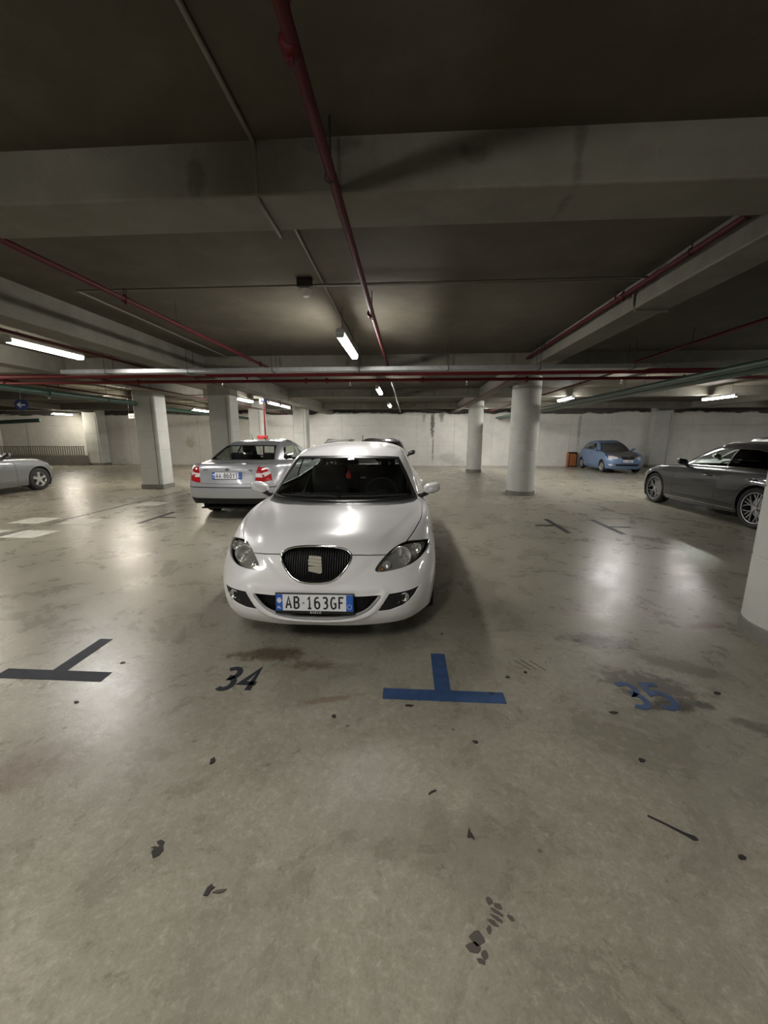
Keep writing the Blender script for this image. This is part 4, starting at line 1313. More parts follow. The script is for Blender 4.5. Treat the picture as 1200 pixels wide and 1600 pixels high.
# ---------------------------------------------------------------- white hatchback
HB = dict(L=4.315, W=1.768, yf=.905, yr=3.483, ra=.345, rt=.318, zb=.20)
HG = [
 # r0 lower lip
 [(0,.075,.205),(.35,.095,.205),(.62,.185,.21),(.77,.36,.225),(.825,.54,.20),(.83,.905,.18),(.83,1.4,.17),(.83,2.2,.17),(.83,3.0,.18),(.82,3.48,.20),(.76,4.0,.26),(.58,4.19,.28),(.32,4.24,.28),(0,4.25,.28)],
 # r1
 [(0,.022,.285),(.36,.042,.285),(.64,.14,.29),(.79,.335,.31),(.858,.54,.31),(.872,.905,.30),(.866,1.4,.28),(.866,2.2,.28),(.868,3.0,.30),(.872,3.48,.32),(.81,4.03,.36),(.62,4.245,.38),(.33,4.295,.38),(0,4.305,.38)],
 # r2 widest bumper
 [(0,0,.44),(.36,.022,.44),(.64,.12,.445),(.79,.315,.455),(.868,.54,.47),(.884,.905,.49),(.880,1.4,.47),(.880,2.2,.49),(.882,3.0,.51),(.884,3.48,.53),(.82,4.05,.54),(.63,4.265,.55),(.34,4.31,.55),(0,4.315,.55)],
 # r3 under headlamp / grille middle
 [(0,.022,.615),(.33,.065,.612),(.60,.20,.615),(.765,.40,.63),(.858,.64,.65),(.882,.95,.665),(.880,1.4,.67),(.878,2.2,.70),(.878,3.0,.74),(.872,3.48,.78),(.80,4.06,.78),(.62,4.25,.76),(.33,4.285,.75),(0,4.295,.75)],
 # r4 bonnet edge / shoulder
 [(0,.095,.765),(.31,.165,.762),(.55,.35,.765),(.705,.58,.79),(.795,.84,.815),(.835,1.10,.835),(.848,1.5,.855),(.848,2.2,.885),(.845,3.0,.925),(.835,3.5,.955),(.76,4.06,.96),(.60,4.22,.95),(.32,4.25,.95),(0,4.26,.95)],
 # r4b
 [(0,.52,.862),(.30,.57,.858),(.52,.72,.852),(.665,.90,.852),(.760,1.10,.858),(.80,1.31,.872),(.82,1.58,.893),(.818,2.2,.925),(.812,3.0,.967),(.80,3.5,.995),(.725,4.05,1.0),(.57,4.19,.99),(.31,4.22,.99),(0,4.23,.99)],
 # r5 foot of the glass
 [(0,1.08,.925),(.29,1.12,.922),(.51,1.23,.918),(.66,1.33,.915),(.748,1.46,.918),(.782,1.60,.927),(.792,1.83,.942),(.782,2.3,.965),(.772,3.0,1.003),(.752,3.5,1.035),(.68,4.0,1.05),(.53,4.14,1.04),(.30,4.18,1.035),(0,4.19,1.035)],
 # r5b glass middle
 [(0,1.38,1.138),(.275,1.405,1.135),(.475,1.49,1.128),(.602,1.585,1.125),(.672,1.70,1.130),(.702,1.86,1.14),(.713,2.07,1.150),(.708,2.48,1.165),(.698,3.08,1.18),(.68,3.5,1.185),(.62,3.91,1.18),(.48,4.03,1.175),(.27,4.06,1.175),(0,4.07,1.175)],
 # r6 head of the glass
 [(0,1.68,1.325),(.26,1.695,1.322),(.43,1.745,1.315),(.525,1.815,1.309),(.572,1.92,1.312),(.597,2.07,1.324),(.61,2.25,1.333),(.615,2.65,1.345),(.606,3.15,1.335),(.592,3.48,1.315),(.55,3.78,1.28),(.43,3.87,1.28),(.24,3.89,1.285),(0,3.90,1.288)],
 # r7
 [(0,1.95,1.397),(.22,1.97,1.395),(.36,2.03,1.390),(.435,2.11,1.386),(.475,2.22,1.387),(.498,2.42,1.392),(.51,2.52,1.398),(.515,2.78,1.405),(.506,3.12,1.397),(.49,3.34,1.380),(.45,3.55,1.355),(.35,3.62,1.352),(.2,3.64,1.356),(0,3.65,1.358)],
 # r8 ridge
 [(0,2.40,1.438),(0,2.43,1.440),(0,2.47,1.442),(0,2.52,1.445),(0,2.58,1.447),(0,2.65,1.449),(0,2.72,1.450),(0,2.85,1.450),(0,3.02,1.446),(0,3.12,1.441),(0,3.22,1.434),(0,3.26,1.431),(0,3.28,1.429),(0,3.30,1.428)],
]
HERO_LOC, HERO_RZ = (-.611, 2.415, 0), math.radians(1.0)
def hero_disp(V):
    V = V.copy()
    ax = np.abs(V[:, 0]); y = V[:, 1]; z = V[:, 2]
    # raised centre of the bonnet and nose between two converging creases
    xh = np.interp(y, [.2, .43, .62, .88, 1.05], [.45, .534, .61, .69, .72])
    xf = np.interp(z, [.515, .522, .527, .557, .623, .698, .72], [-.05, .0, .11, .225, .32, .40, .45])
    k = np.clip((z - .68) / .06, 0, 1)
    xc = xf * (1 - k) + xh * k
    t = np.clip((xc - ax) / .045, 0, 1); t = t * t * (3 - 2 * t)
    fade = np.clip((1.02 - y) / .25, 0, 1)
    on = (y < 1.05) & (z > .45) & (z < .93)
    d = np.where(on, .009 * t * fade, 0)
    V[:, 1] -= d * (1 - k); V[:, 2] += d * k
    # lip running round the lower intake
    def ridge(path, amp, wd):
        P = np.array(path)
        best = np.full(len(V), 9.0)
        for a, b in zip(P[:-1], P[1:]):
            ab = b - a
            q = np.stack([ax, z], 1) - a
            s = np.clip((q @ ab) / (ab @ ab), 0, 1)
            best = np.minimum(best, np.linalg.norm(q - s[:, None] * ab, axis=1))
        m = (y < .35)
        V[:, 1] -= np.where(m, amp * np.exp(-(best / wd) ** 2), 0)
    ridge(smooth_path([(.475, .475), (.435, .395), (.375, .325), (.28, .279), (.14, .258), (0, .252)], 5), .018, .013)
    ridge([(0, .502), (.3, .50), (.44, .492), (.475, .475), (.475, .45)], .010, .009)
    return V

def door_handle(body, parent, y, z, mat, ln=.20):
    for s, vw in ((1, 'left'), (-1, 'right')):
        p, n = body.ray(vw, y, z)
        mb = MB().tube([p + Vector((s * .004, -ln / 2, 0)), p + Vector((s * .030, -ln / 2 + .025, .003)), p + Vector((s * .034, 0, .005)), p + Vector((s * .030, ln / 2 - .025, .005)), p + Vector((s * .004, ln / 2, .004))], [.010, .014, .014, .014, .010], 8)
        mb.build('door_handle', mat, parent, smooth=True)

def head_unit(body, parent, label_key, poly, proj, side, vw='front', inner='lamp_body', recess=.05, turn=None):
    """lamp: clear lens over a smoky shell with a round reflector; side +1/-1"""
    lens = body.part(label_key, 'headlight', M['lens'], parent, recess=.001, wall=.004, side=side)
    if lens is None: return None
    body.part(label_key, 'lamp_shell', M[inner], lens, recess=recess, wall=-recess + .002, side=side)
    for (px, pz, r, mt, dep) in proj:
        p, n = body.ray(vw, side * px, pz)
        ax = Vector((0, -1, 0)) if vw == 'front' else Vector((0, 1, 0))
        q = p - n * dep
        mb = MB().lathe([(0, -r * .45), (r * .55, -r * .38), (r * .90, -r * .06), (r, .002), (r * 1.04, 0), (r * 1.02, -r * .15)], 24, 'y')
        mt_m = mb.build('reflector', M[mt], lens, smooth=True)
        mt_m.location = q
        mt_m.rotation_euler = (0, 0, 0 if False else PI) if vw == 'front' else (0, 0, 0)
        c = MB().lathe([(0, -r * .1), (r * .16, -r * .12), (r * .20, -r * .42)], 12, 'y').build('bulb_cap', M['satin'], lens, smooth=True)
        c.location = q; c.rotation_euler = mt_m.rotation_euler
    return lens

def build_hero():
    S = HB
    G = [[list(p) for p in r] for r in HG]
    for r in (1, 2, 3):
        for c in range(3, 6): G[r][c][0] *= .985
    root = car_root('car', 'white five-door hatchback parked facing the camera between bays 34 and 35', HERO_LOC, HERO_RZ)
    b = Body(G, 14, 10, crease=(6,), disp=hero_disp)
    # --- cuts, front
    gh = [(0, .778), (.09, .775), (.17, .763), (.215, .746), (.243, .718), (.238, .685), (.21, .64), (.165, .590), (.12, .562), (.07, .549), (0, .545)]
    gp = smooth_poly(gh[:-1] + [(0, .545)] + [(-x, z) for (x, z) in gh[-2:0:-1]], 3)
    b.cut('grille', 'front', hull(gp), mirror=False)
    hl = [(.626, .744), (.545, .731), (.48, .698), (.43, .656), (.404, .622), (.409, .604), (.45, .597), (.575, .601), (.66, .611), (.745, .634), (.800, .664), (.812, .699), (.72, .729)]
    hp = hull(smooth_poly(hl, 3))
    b.cut('headlight', 'front', hp, lim=lambda c: c.y < .80)
    fg = [(.722, .462), (.50, .455), (.418, .326), (.51, .331), (.605, .358), (.68, .410)]
    b.cut('fog_opening', 'front', fg)
    it = [(.445, .451), (0, .449), (-.445, .451), (-.40, .395), (-.35, .350), (-.255, .311), (-.13, .290), (0, .284), (.13, .290), (.255, .311), (.35, .350), (.40, .395)]
    b.cut('intake', 'front', hull(it), mirror=False)
    # --- glass
    ws = [(.705, .945), (.62, 1.135), (.538, 1.285), (.42, 1.292), (.22, 1.298), (0, 1.300)]
    wsp = hull(ws + [(-x, z) for x, z in ws] + [(.4, .938), (-.4, .938), (0, .938)])
    up = lambda c: c.y > 1.0
    b.cut('windscreen', 'front', wsp, mirror=False, lim=up)
    fr = [(.742, .926), (.645, 1.14), (.556, 1.302), (.43, 1.310), (.22, 1.316), (0, 1.318)]
    b.cut('frit', 'front', hull(fr + [(-x, z) for x, z in fr] + [(0, .9265)]), mirror=False, lim=up)
    A = [(0, .905), (.25, .935), (.45, 1.015), (.6, 1.125), (.70, 1.25), (.742, 1.37)]
    Bq = [(0, 1.13), (.29, 1.17), (.51, 1.28), (.66, 1.38), (.735, 1.47), (.752, 1.475)]
    for i in range(5): b.cut('cowl', 'top', hull([A[i], A[i + 1], Bq[i + 1], Bq[i]]), lim=lambda c: c.z < .96)
    b.cut('front_window', 'left', [(1.72, .985), (2.20, 1.290), (2.49, 1.312), (2.49, 1.00)], lim=lambda c: c.z > .9)
    b.cut('rear_window', 'left', [(2.57, 1.004), (2.57, 1.318), (3.1, 1.312), (3.42, 1.262), (3.62, 1.15), (3.46, 1.085)], lim=lambda c: c.z > .9)
    b.cut('pillar_trim', 'left', [(2.49, 1.0), (2.49, 1.315), (2.57, 1.318), (2.57, 1.003)], lim=lambda c: c.z > .9)
    rw = [(.0, 1.272), (.40, 1.266), (.51, 1.245), (.60, 1.10), (.58, 1.075), (.3, 1.062), (0, 1.06)]
    b.cut('rear_screen', 'back', hull(rw + [(-x, z) for x, z in rw]), mirror=False, lim=lambda c: c.y > 3.7)
    b.cut('tail_light', 'back', [(.47, .93), (.76, .965), (.80, .84), (.74, .765), (.52, .79)], lim=lambda c: c.y > 3.6)
    for (y, z) in ((S['yf'], S['rt']), (S['yr'], S['rt'])): arch_cut(b, y, z, S['ra'])
    # --- shut lines
    b.strip('gap', 'front', [(.228, .7195), (.30, .7145), (.475, .694)], .006)
    b.strip('gap', 'top', smooth_path([(.60, .335), (.628, .392), (.69, .56), (.752, .82), (.776, 1.1), (.778, 1.28), (.740, 1.42)], 3), .006, lim=lambda c: c.z > .66)
    b.strip('gap', 'left', [(.56, .668), (.60, .66), (.66, .50)], .005)
    b.strip('gap', 'left', [(1.53, .955), (1.43, .80), (1.41, .33), (2.52, .31), (2.555, .80), (2.53, .99)], .005)
    b.strip('gap', 'left', [(1.53, .955), (1.68, 1.005), (2.18, 1.318), (2.53, 1.338), (3.12, 1.332), (3.47, 1.282), (3.70, 1.15), (3.62, 1.0), (3.40, .85), (3.19, .66)], .005)
    b.strip('gap', 'left', [(2.53, .99), (2.53, 1.338)], .005)
    b.strip('gap', 'left', [(2.52, .31), (3.10, .31), (3.14, .45)], .005)
    b.cut('filler', 'front', [(-.393 + .017 * math.cos(a), .481 + .017 * math.sin(a)) for a in [2 * PI * k / 16 for k in range(16)]], mirror=False)
    b.flood('bonnet', (0, .6, .87))
    b.flood('bumper', (0, 0, .50))
    for s in (1, -1):
        b.flood('front_door' + str(s), (s * .88, 2.0, .6)); b.flood('rear_door' + str(s), (s * .88, 2.8, .6))
    wp = M['hero_paint']
    b.part(0, 'body', wp, root, wall=.016)
    b.part('bonnet', 'bonnet', wp, root, wall=.012)
    bp = b.part('bumper', 'front_bumper', wp, root, wall=.012)
    b.part('filler', 'washer_cap', wp, bp, recess=.0012, wall=.004)
    for s in (1, -1):
        dr = b.part('front_door' + str(s), 'front_door', wp, root, wall=.012)
        dr2 = b.part('rear_door' + str(s), 'rear_door', wp, root, wall=.012)
        b.part('front_window', 'door_window', M['glass'], root, recess=.004, wall=0, side=s)
        b.part('rear_window', 'door_window', M['glass'], root, recess=.004, wall=0, side=s)
        b.part('tail_light', 'tail_light', M['red_lens'], root, recess=-.002, wall=.01, side=s)
    b.part('pillar_trim', 'pillar_trim', M['black_plastic'], root, recess=.001, wall=0)
    b.part('windscreen', 'windscreen', M['glass_front'], root, recess=.004, wall=0)
    b.part('frit', 'windscreen_border', M['black_plastic'], root, recess=.003, wall=.01)
    b.part('cowl', 'cowl', M['cowl_black'], root, recess=.014, wall=.01)
    b.part('rear_screen', 'rear_window', M['glass'], root, recess=.004, wall=0)
    # grille: black back, upright bars, chrome frame and emblem
    g = b.part('grille', 'grille', M['matte_black'], root, recess=.050, wall=0)
    cx = [(x * .985, z * .985 + .662 * .015) for (x, z) in gp]
    surf_tube(b, 'front', cx, .0085, .002, True, 8).build('grille_frame', M['chrome'], g, smooth=True)
    def gl_top(x): return np.interp(abs(x), [0, .09, .17, .215, .243], [.770, .767, .754, .736, .705])
    def gl_bot(x): return np.interp(abs(x), [0, .07, .12, .165, .21, .243], [.552, .556, .570, .598, .650, .705])
    for k in range(-13, 14):
        x = k * .0165
        if abs(x) > .228: continue
        pts = []
        for t in np.linspace(.03, .97, 6):
            z = gl_bot(x) + (gl_top(x) - gl_bot(x)) * t
            p, n = b.ray('front', x, z)
            pts.append(p + Vector((0, .024, 0)))
        MB().tube(pts, .0035, 6).build('grille_bar', M['black_plastic'], g, smooth=True)
    # emblem: slanted block sliced by curved cuts
    q, n = b.ray('front', 0, .665)
    em = []
    for (za, zb, x0, x1, sl) in ((.705, .724, -.040, .046, 0), (.681, .702, -.046, .046, 0), (.658, .678, -.046, .046, 0)):
        em.append([(x0, za + .006), (x1 - .012, za - .006), (x1, za + .002), (x1, zb - .004), (x1 - .006, zb + .002), (x0 + .012, zb + .008), (x0, zb + .002)])
    em.append([(-.046, .622), (.030, .604), (.046, .612), (.046, .655), (-.046, .656)])
    mb = MB()
    for pl in em: mb.prism([(x, z) for (x, z) in pl], 0, .012, lambda a, c, e: (a, q.y + .010 - e, c))
    mb.build('emblem', M['chrome'], g)
    MB().box(-.040, .040, q.y + .008, q.y + .022, .612, .722, .006).build('emblem_back', M['black_plastic'], g)
    # lower intake mesh
    ik = b.part('intake', 'lower_grille', M['matte_black'], root, recess=.060, wall=0)
    mb = MB()
    for k in range(9):
        z = .298 + k * .0175
        hwz = np.interp(z, [.284, .290, .311, .35, .395, .451], [.0, .13, .255, .35, .40, .445]) - .012
        if hwz < .03: continue
        pts = []
        for x in np.linspace(-hwz, hwz, 13):
            p, n = b.ray('front', x, z); pts.append(p + Vector((0, .032, 0)))
        mb.tube(pts, .003, 5)
    for k in range(-26, 27):
        x = k * .0168
        zb = np.interp(abs(x), [0, .13, .255, .35, .40, .445], [.284, .290, .311, .35, .395, .451]) + .008
        if zb > .43: continue
        pts = []
        for z in np.linspace(zb, .446, 6):
            p, n = b.ray('front', x, z); pts.append(p + Vector((0, .033, 0)))
        mb.tube(pts, .003, 5)
    mb.build('mesh', M['black_plastic'], ik)
    # inner lip of the intake, shade on the white bumper drawn as grey
    lip = [(.438, .446)] + [(.393, .392), (.343, .347), (.25, .306), (.128, .285), (0, .279)]
    lip = smooth_path([(x, z) for x, z in lip], 4)
    lip = lip + [(-x, z) for x, z in lip[-2::-1]]
    surf_tube(b, 'front', lip, .010, .0, False, 8).build('intake_lip', M['lip_shade'], bp, smooth=True)
    # fog lamp pods
    for s in (1, -1):
        fo = b.part('fog_opening', 'fog_light_pod', M['matte_black'], root, recess=.010, wall=0, side=s)
        for (x, z, r, mt) in ((.606, .416, .027, 'reflector'), (.562, .392, .015, 'dark_metal')):
            p, n = b.ray('front', s * x, z)
            p = p + Vector((0, .004, 0))
            MB().lathe([(0, -r * .5), (r * .6, -r * .4), (r * .95, -.004), (r, .003), (r * 1.12, .002), (r * 1.12, -.02)], 20, 'y').build('fog_light', M[mt], fo, smooth=True, loc=p, rot=(0, 0, PI))
            if mt == 'reflector':
                MB().lathe([(0, .006), (r * .7, .004), (r, 0)], 20, 'y').build('fog_lens', M['lens'], fo, smooth=True, loc=p, rot=(0, 0, PI))
        head_unit(b, root, 'headlight', hp, ((.594, .676, .072, 'reflector', .030), (.712, .692, .040, 'reflector', .026), (.488, .642, .028, 'reflector', .024), (.455, .620, .014, 'amber', .02)), s)
    make_plate(root, (0, -.022, .418), math.radians(-4), -1, ('AB', '163', 'GF'), foot='GAECO')
    make_mirror(root, 1, .785, 1.50, .965, wp, .85)
    make_mirror(root, -1, -.785, 1.50, .965, wp, .85)
    door_handle(b, root, 2.38, .80, wp); door_handle(b, root, 3.28, .86, wp)
    # wipers along the foot of the glass
    for (x0, x1, px) in ((-.60, -.02, -.05), (.02, .64, .60)):
        pts = []
        for x in np.linspace(x0, x1, 9):
            p, n = b.ray('top', x, np.interp(abs(x), [0, .29, .51, .66], [1.11, 1.15, 1.26, 1.36])); pts.append(p + Vector((0, -.01, .012)))
        MB().tube(pts, .007, 6).build('wiper', M['matte_black'], root)
    p, n = b.ray('top', 0, 3.45)
    MB().tube([p - Vector((0, 0, .01)), p + Vector((0, .012, .012)), p + Vector((0, .05, .135))], [.016, .007, .005], 8).build('roof_aerial', M['matte_black'], root)
    undercarriage(root, S, b)
    for (y, st) in ((S['yf'], 0), (S['yr'], 0)):
        for s in (1, -1): make_wheel(root, s * .755, y, S['rt'], .205, .205, s, 'multi', M['alloy'])
    # cabin
    for s in (1, -1): make_seat(root, s * .36, 2.35, .52, M['interior'])
    bn = make_seat(root, .36, 3.16, .50, M['interior'], .30, .62, 'rear_seat', .50); make_seat(root, -.36, 3.16, .50, M['interior'], .30, .62, 'rear_seat', .50)
    MB().prism([(1.30, .60), (1.28, .86), (1.55, .905), (1.80, .90), (1.90, .80), (1.88, .58)], -.70, .70, lambda a, c, e: (e, a, c)).build('dashboard', M['interior'], root)
    sw = MB().tube([(.185 * math.cos(a), 0, .185 * math.sin(a)) for a in [2 * PI * k / 28 for k in range(28)]], .014, 8, True)
    sw.box(-.18, .18, -.01, .01, -.018, .018).box(-.05, .05, -.02, .02, -.06, .05, .01).box(-.016, .016, -.01, .01, -.18, 0)
    sw.build('steering_wheel', M['interior'], root, smooth=True, loc=(.36, 1.98, .87), rot=(math.radians(-24), 0, 0))
    MB().box(-.11, .11, -.015, .015, -.03, .03, .01).build('rear_view_mirror', M['interior'], root, loc=(0, 1.86, 1.235))
    MB().box(-.70, .70, 1.25, 3.95, .24, .27).build('cabin_floor', M['interior'], root)
    MB().box(-.62, .62, 3.50, 4.10, .86, .88).build('parcel_shelf', M['interior'], root)
    fr_ = MB().lathe([(0, -.062), (.020, -.058), (.030, -.035), (.026, -.008), (.012, .012), (.004, .03), (0, .03)], 14).tube([(0, 0, .03), (0, 0, .085)], .0015, 5)
    o = fr_.build('air_freshener', M['freshener'], smooth=True)
    Mw = Matrix.Translation(HERO_LOC) @ Matrix.Rotation(HERO_RZ, 4, 'Z')
    o.location = Mw @ Vector((-.01, 1.875, 1.11)); o.scale = (1, .35, 1)
    tag(o, 'red air freshener hanging from the mirror inside the white hatchback', 'air freshener')
    b.bm.free()
    return root
M['hero_paint'] = paint('white_car_paint', (0.86, 0.85, 0.845), 0, 0.32)
M['cowl_black'] = simple('grey_black_cowl_plastic', (0.085, 0.088, 0.092), 0.34)
build_hero()
# ---------------------------------------------------------------- the other cars
def car_grid(p):
    hw, L_, yf, yr = p['W'] / 2, p['L'], p['yf'], p['yr']
    nr = p.get('nose', 1.0); tr = p.get('tail', 1.0)
    xf = [0, .40, .725, .895, .972, 1, 1, 1, 1, .995, .935, .715, .38, 0]
    mid = (yf + yr) / 2 + .05
    def yy(front, rear):
        f = [front + nr * d for d in (0, .022, .125, .315)]
        r = [rear - tr * d for d in (.27, .065, .012, 0)]
        return f + [yf - .36, yf + .0, yf + .48, mid, yr - .46, yr] + r
    def row(xs, front, rear, zs, tuck=None):
        Y = yy(front, rear)
        return [[xf[i] * hw * xs[i], Y[i], zs[i]] for i in range(14)]
    o = [1] * 14
    side = lambda k: [1, 1, 1, 1] + [k] * 6 + [1, 1, 1, 1]
    zl = p.get('zlip', .21); zr = p.get('zrl', .30)
    r0 = row([.97, .97, .96, .955] + [.94] * 6 + [.95, .95, .95, .97], p['f'][0], L_ - p['r'][0], [zl] * 4 + [.20, .185, .18, .18, .19, .21] + [zr - .04, zr, zr, zr])
    r1 = row([1, 1, 1, .99] + [.985] * 6 + [.985, .99, 1, 1], p['f'][1], L_ - p['r'][1], [.31] * 4 + [.31, .30, .29, .29, .31, .33] + [.40, .41, .41, .41])
    r2 = row(o, p['f'][2], L_ - p['r'][2], [.45] * 4 + [.48, .49, .48, .50, .52, .54] + [.55, .56, .56, .56])
    zs = p['zs']                      # shoulder heights front, rear
    z3 = lambda t: zs[0] + (zs[1] - zs[0]) * t
    zh, zt = p['zh'], p['zt']
    s3 = [z3(t) - .17 for t in (0, .12, .25, .5, .75, 1)]
    r3 = row([.99, .99, .985, .985] + [.995] * 6 + [.98, .98, .98, .99], p['f'][3], L_ - p['r'][3], [zh - .145, zh - .145, zh - .14, zh - .12] + s3 + [zt - .17, zt - .18, zt - .19, zt - .19])
    s4 = [z3(t) - .015 for t in (0, .12, .25, .5, .75, 1)]
    r4 = row([.9, .93, .93, .935, .945, .955, .96, .96, .955, .95, .92, .90, .90, .9], p['f'][4], L_ - p['r'][4], [zh, zh - .004, zh - .006, zh + .005] + s4 + [zt - .012, zt - .012, zt - .004, zt])
    for i, d in enumerate((0, .02, .09, .17)): r4[i][1] += d
    r4[4][1] = yf - .10; r4[5][1] = yf + .18; r4[6][1] = yf + .56
    wb, wr = p['wb'], p['wr']
    yc, zc = p['yc'], p['zc']; yd, zd = p['yd'], p['zd']
    yw, zw, yg, zg, H = p['yw'], p['zw'], p['yg'], p['zg'], p['H']
    b5 = lambda y: zc + (zd - zc) * np.clip((y - yc) / (yd - yc), 0, 1)
    y5 = [yc, yc + .035, yc + .14, yc + .25, yc + .37, yc + .50, yc + .72, mid, yr - .45, yr - .05, yd - .10, yd + .02, yd + .06, yd + .07]
    x5 = [0, .38 * wb, .68 * wb, .87 * wb, .965 * wb, .99 * wb, wb, wb, .985 * wb, .955 * wb, p.get('cpx', .87) * wb, .66 * wb, .36 * wb, 0]
    y5[9] = min(y5[9], yd - .22); y5[8] = min(y5[8], y5[9] - .3)
    r5 = [[x5[i], y5[i], b5(y5[i])] for i in range(14)]
    y6 = [yw, yw + .015, yw + .06, yw + .13, yw + .23, yw + .36, yw + .52, mid + .05, yg - .62, yg - .30, yg - .09, yg - .012, yg, yg + .008]
    x6 = [0, .45 * wr, .74 * wr, .91 * wr, .985 * wr, 1.015 * wr, 1.03 * wr, 1.035 * wr, 1.02 * wr, .99 * wr, .93 * wr, .72 * wr, .40 * wr, 0]
    rail = H - p.get('rail', .105)
    z6 = [zw, zw - .003, zw - .008, zw - .010, zw - .002, zw + .4 * (rail - zw), rail - .012, rail, rail - .018, (rail + zg) / 2 - .015, zg - .01, zg - .004, zg, zg + .002]
    r6 = [[x6[i], y6[i], z6[i]] for i in range(14)]
    r5b = [[.5 * (r5[i][0] + r6[i][0]) + (.014 * xf[i]), .5 * (r5[i][1] + r6[i][1]) + (-.012 if i < 4 else .012 if i > 10 else 0), .5 * (r5[i][2] + r6[i][2]) + .014] for i in range(14)]
    r4b = []
    for i in range(14):
        t = .5
        q = [r4[i][k] * (1 - t) + r5[i][k] * t for k in range(3)]
        bul = (.030, .030, .026, .018, .012, .012, .008, .006, .006, .008, .008, .006, .006, .006)[i]
        if i >= 10: bul *= p.get('deck', 1.0)
        q[2] += bul; q[0] += .008 * xf[i] * (1 if 3 < i < 10 else .5)
        r4b.append(q)
    yv = [yw + .23, yw + .25, yw + .31, yw + .39, yw + .48, yw + .58, yw + .70, mid + .06, yg - .72, yg - .50, yg - .30, yg - .24, yg - .22, yg - .21]
    r7 = [[x6[i] * .83, yv[i], z6[i] + (H - z6[i]) * .66] for i in range(14)]
    a, b = yw + .52, yg - .48
    ts = [0, .03, .07, .12, .18, .26, .36, .52, .66, .78, .88, .94, .97, 1.0]
    r8 = [[0, a + (b - a) * t, H - .010 * (2 * t - .9) ** 2] for t in ts]
    return [r0, r1, r2, r3, r4, r4b, r5, r5b, r6, r7, r8]

def offset_line(pts, d):
    return [(x, y + d) for x, y in pts]

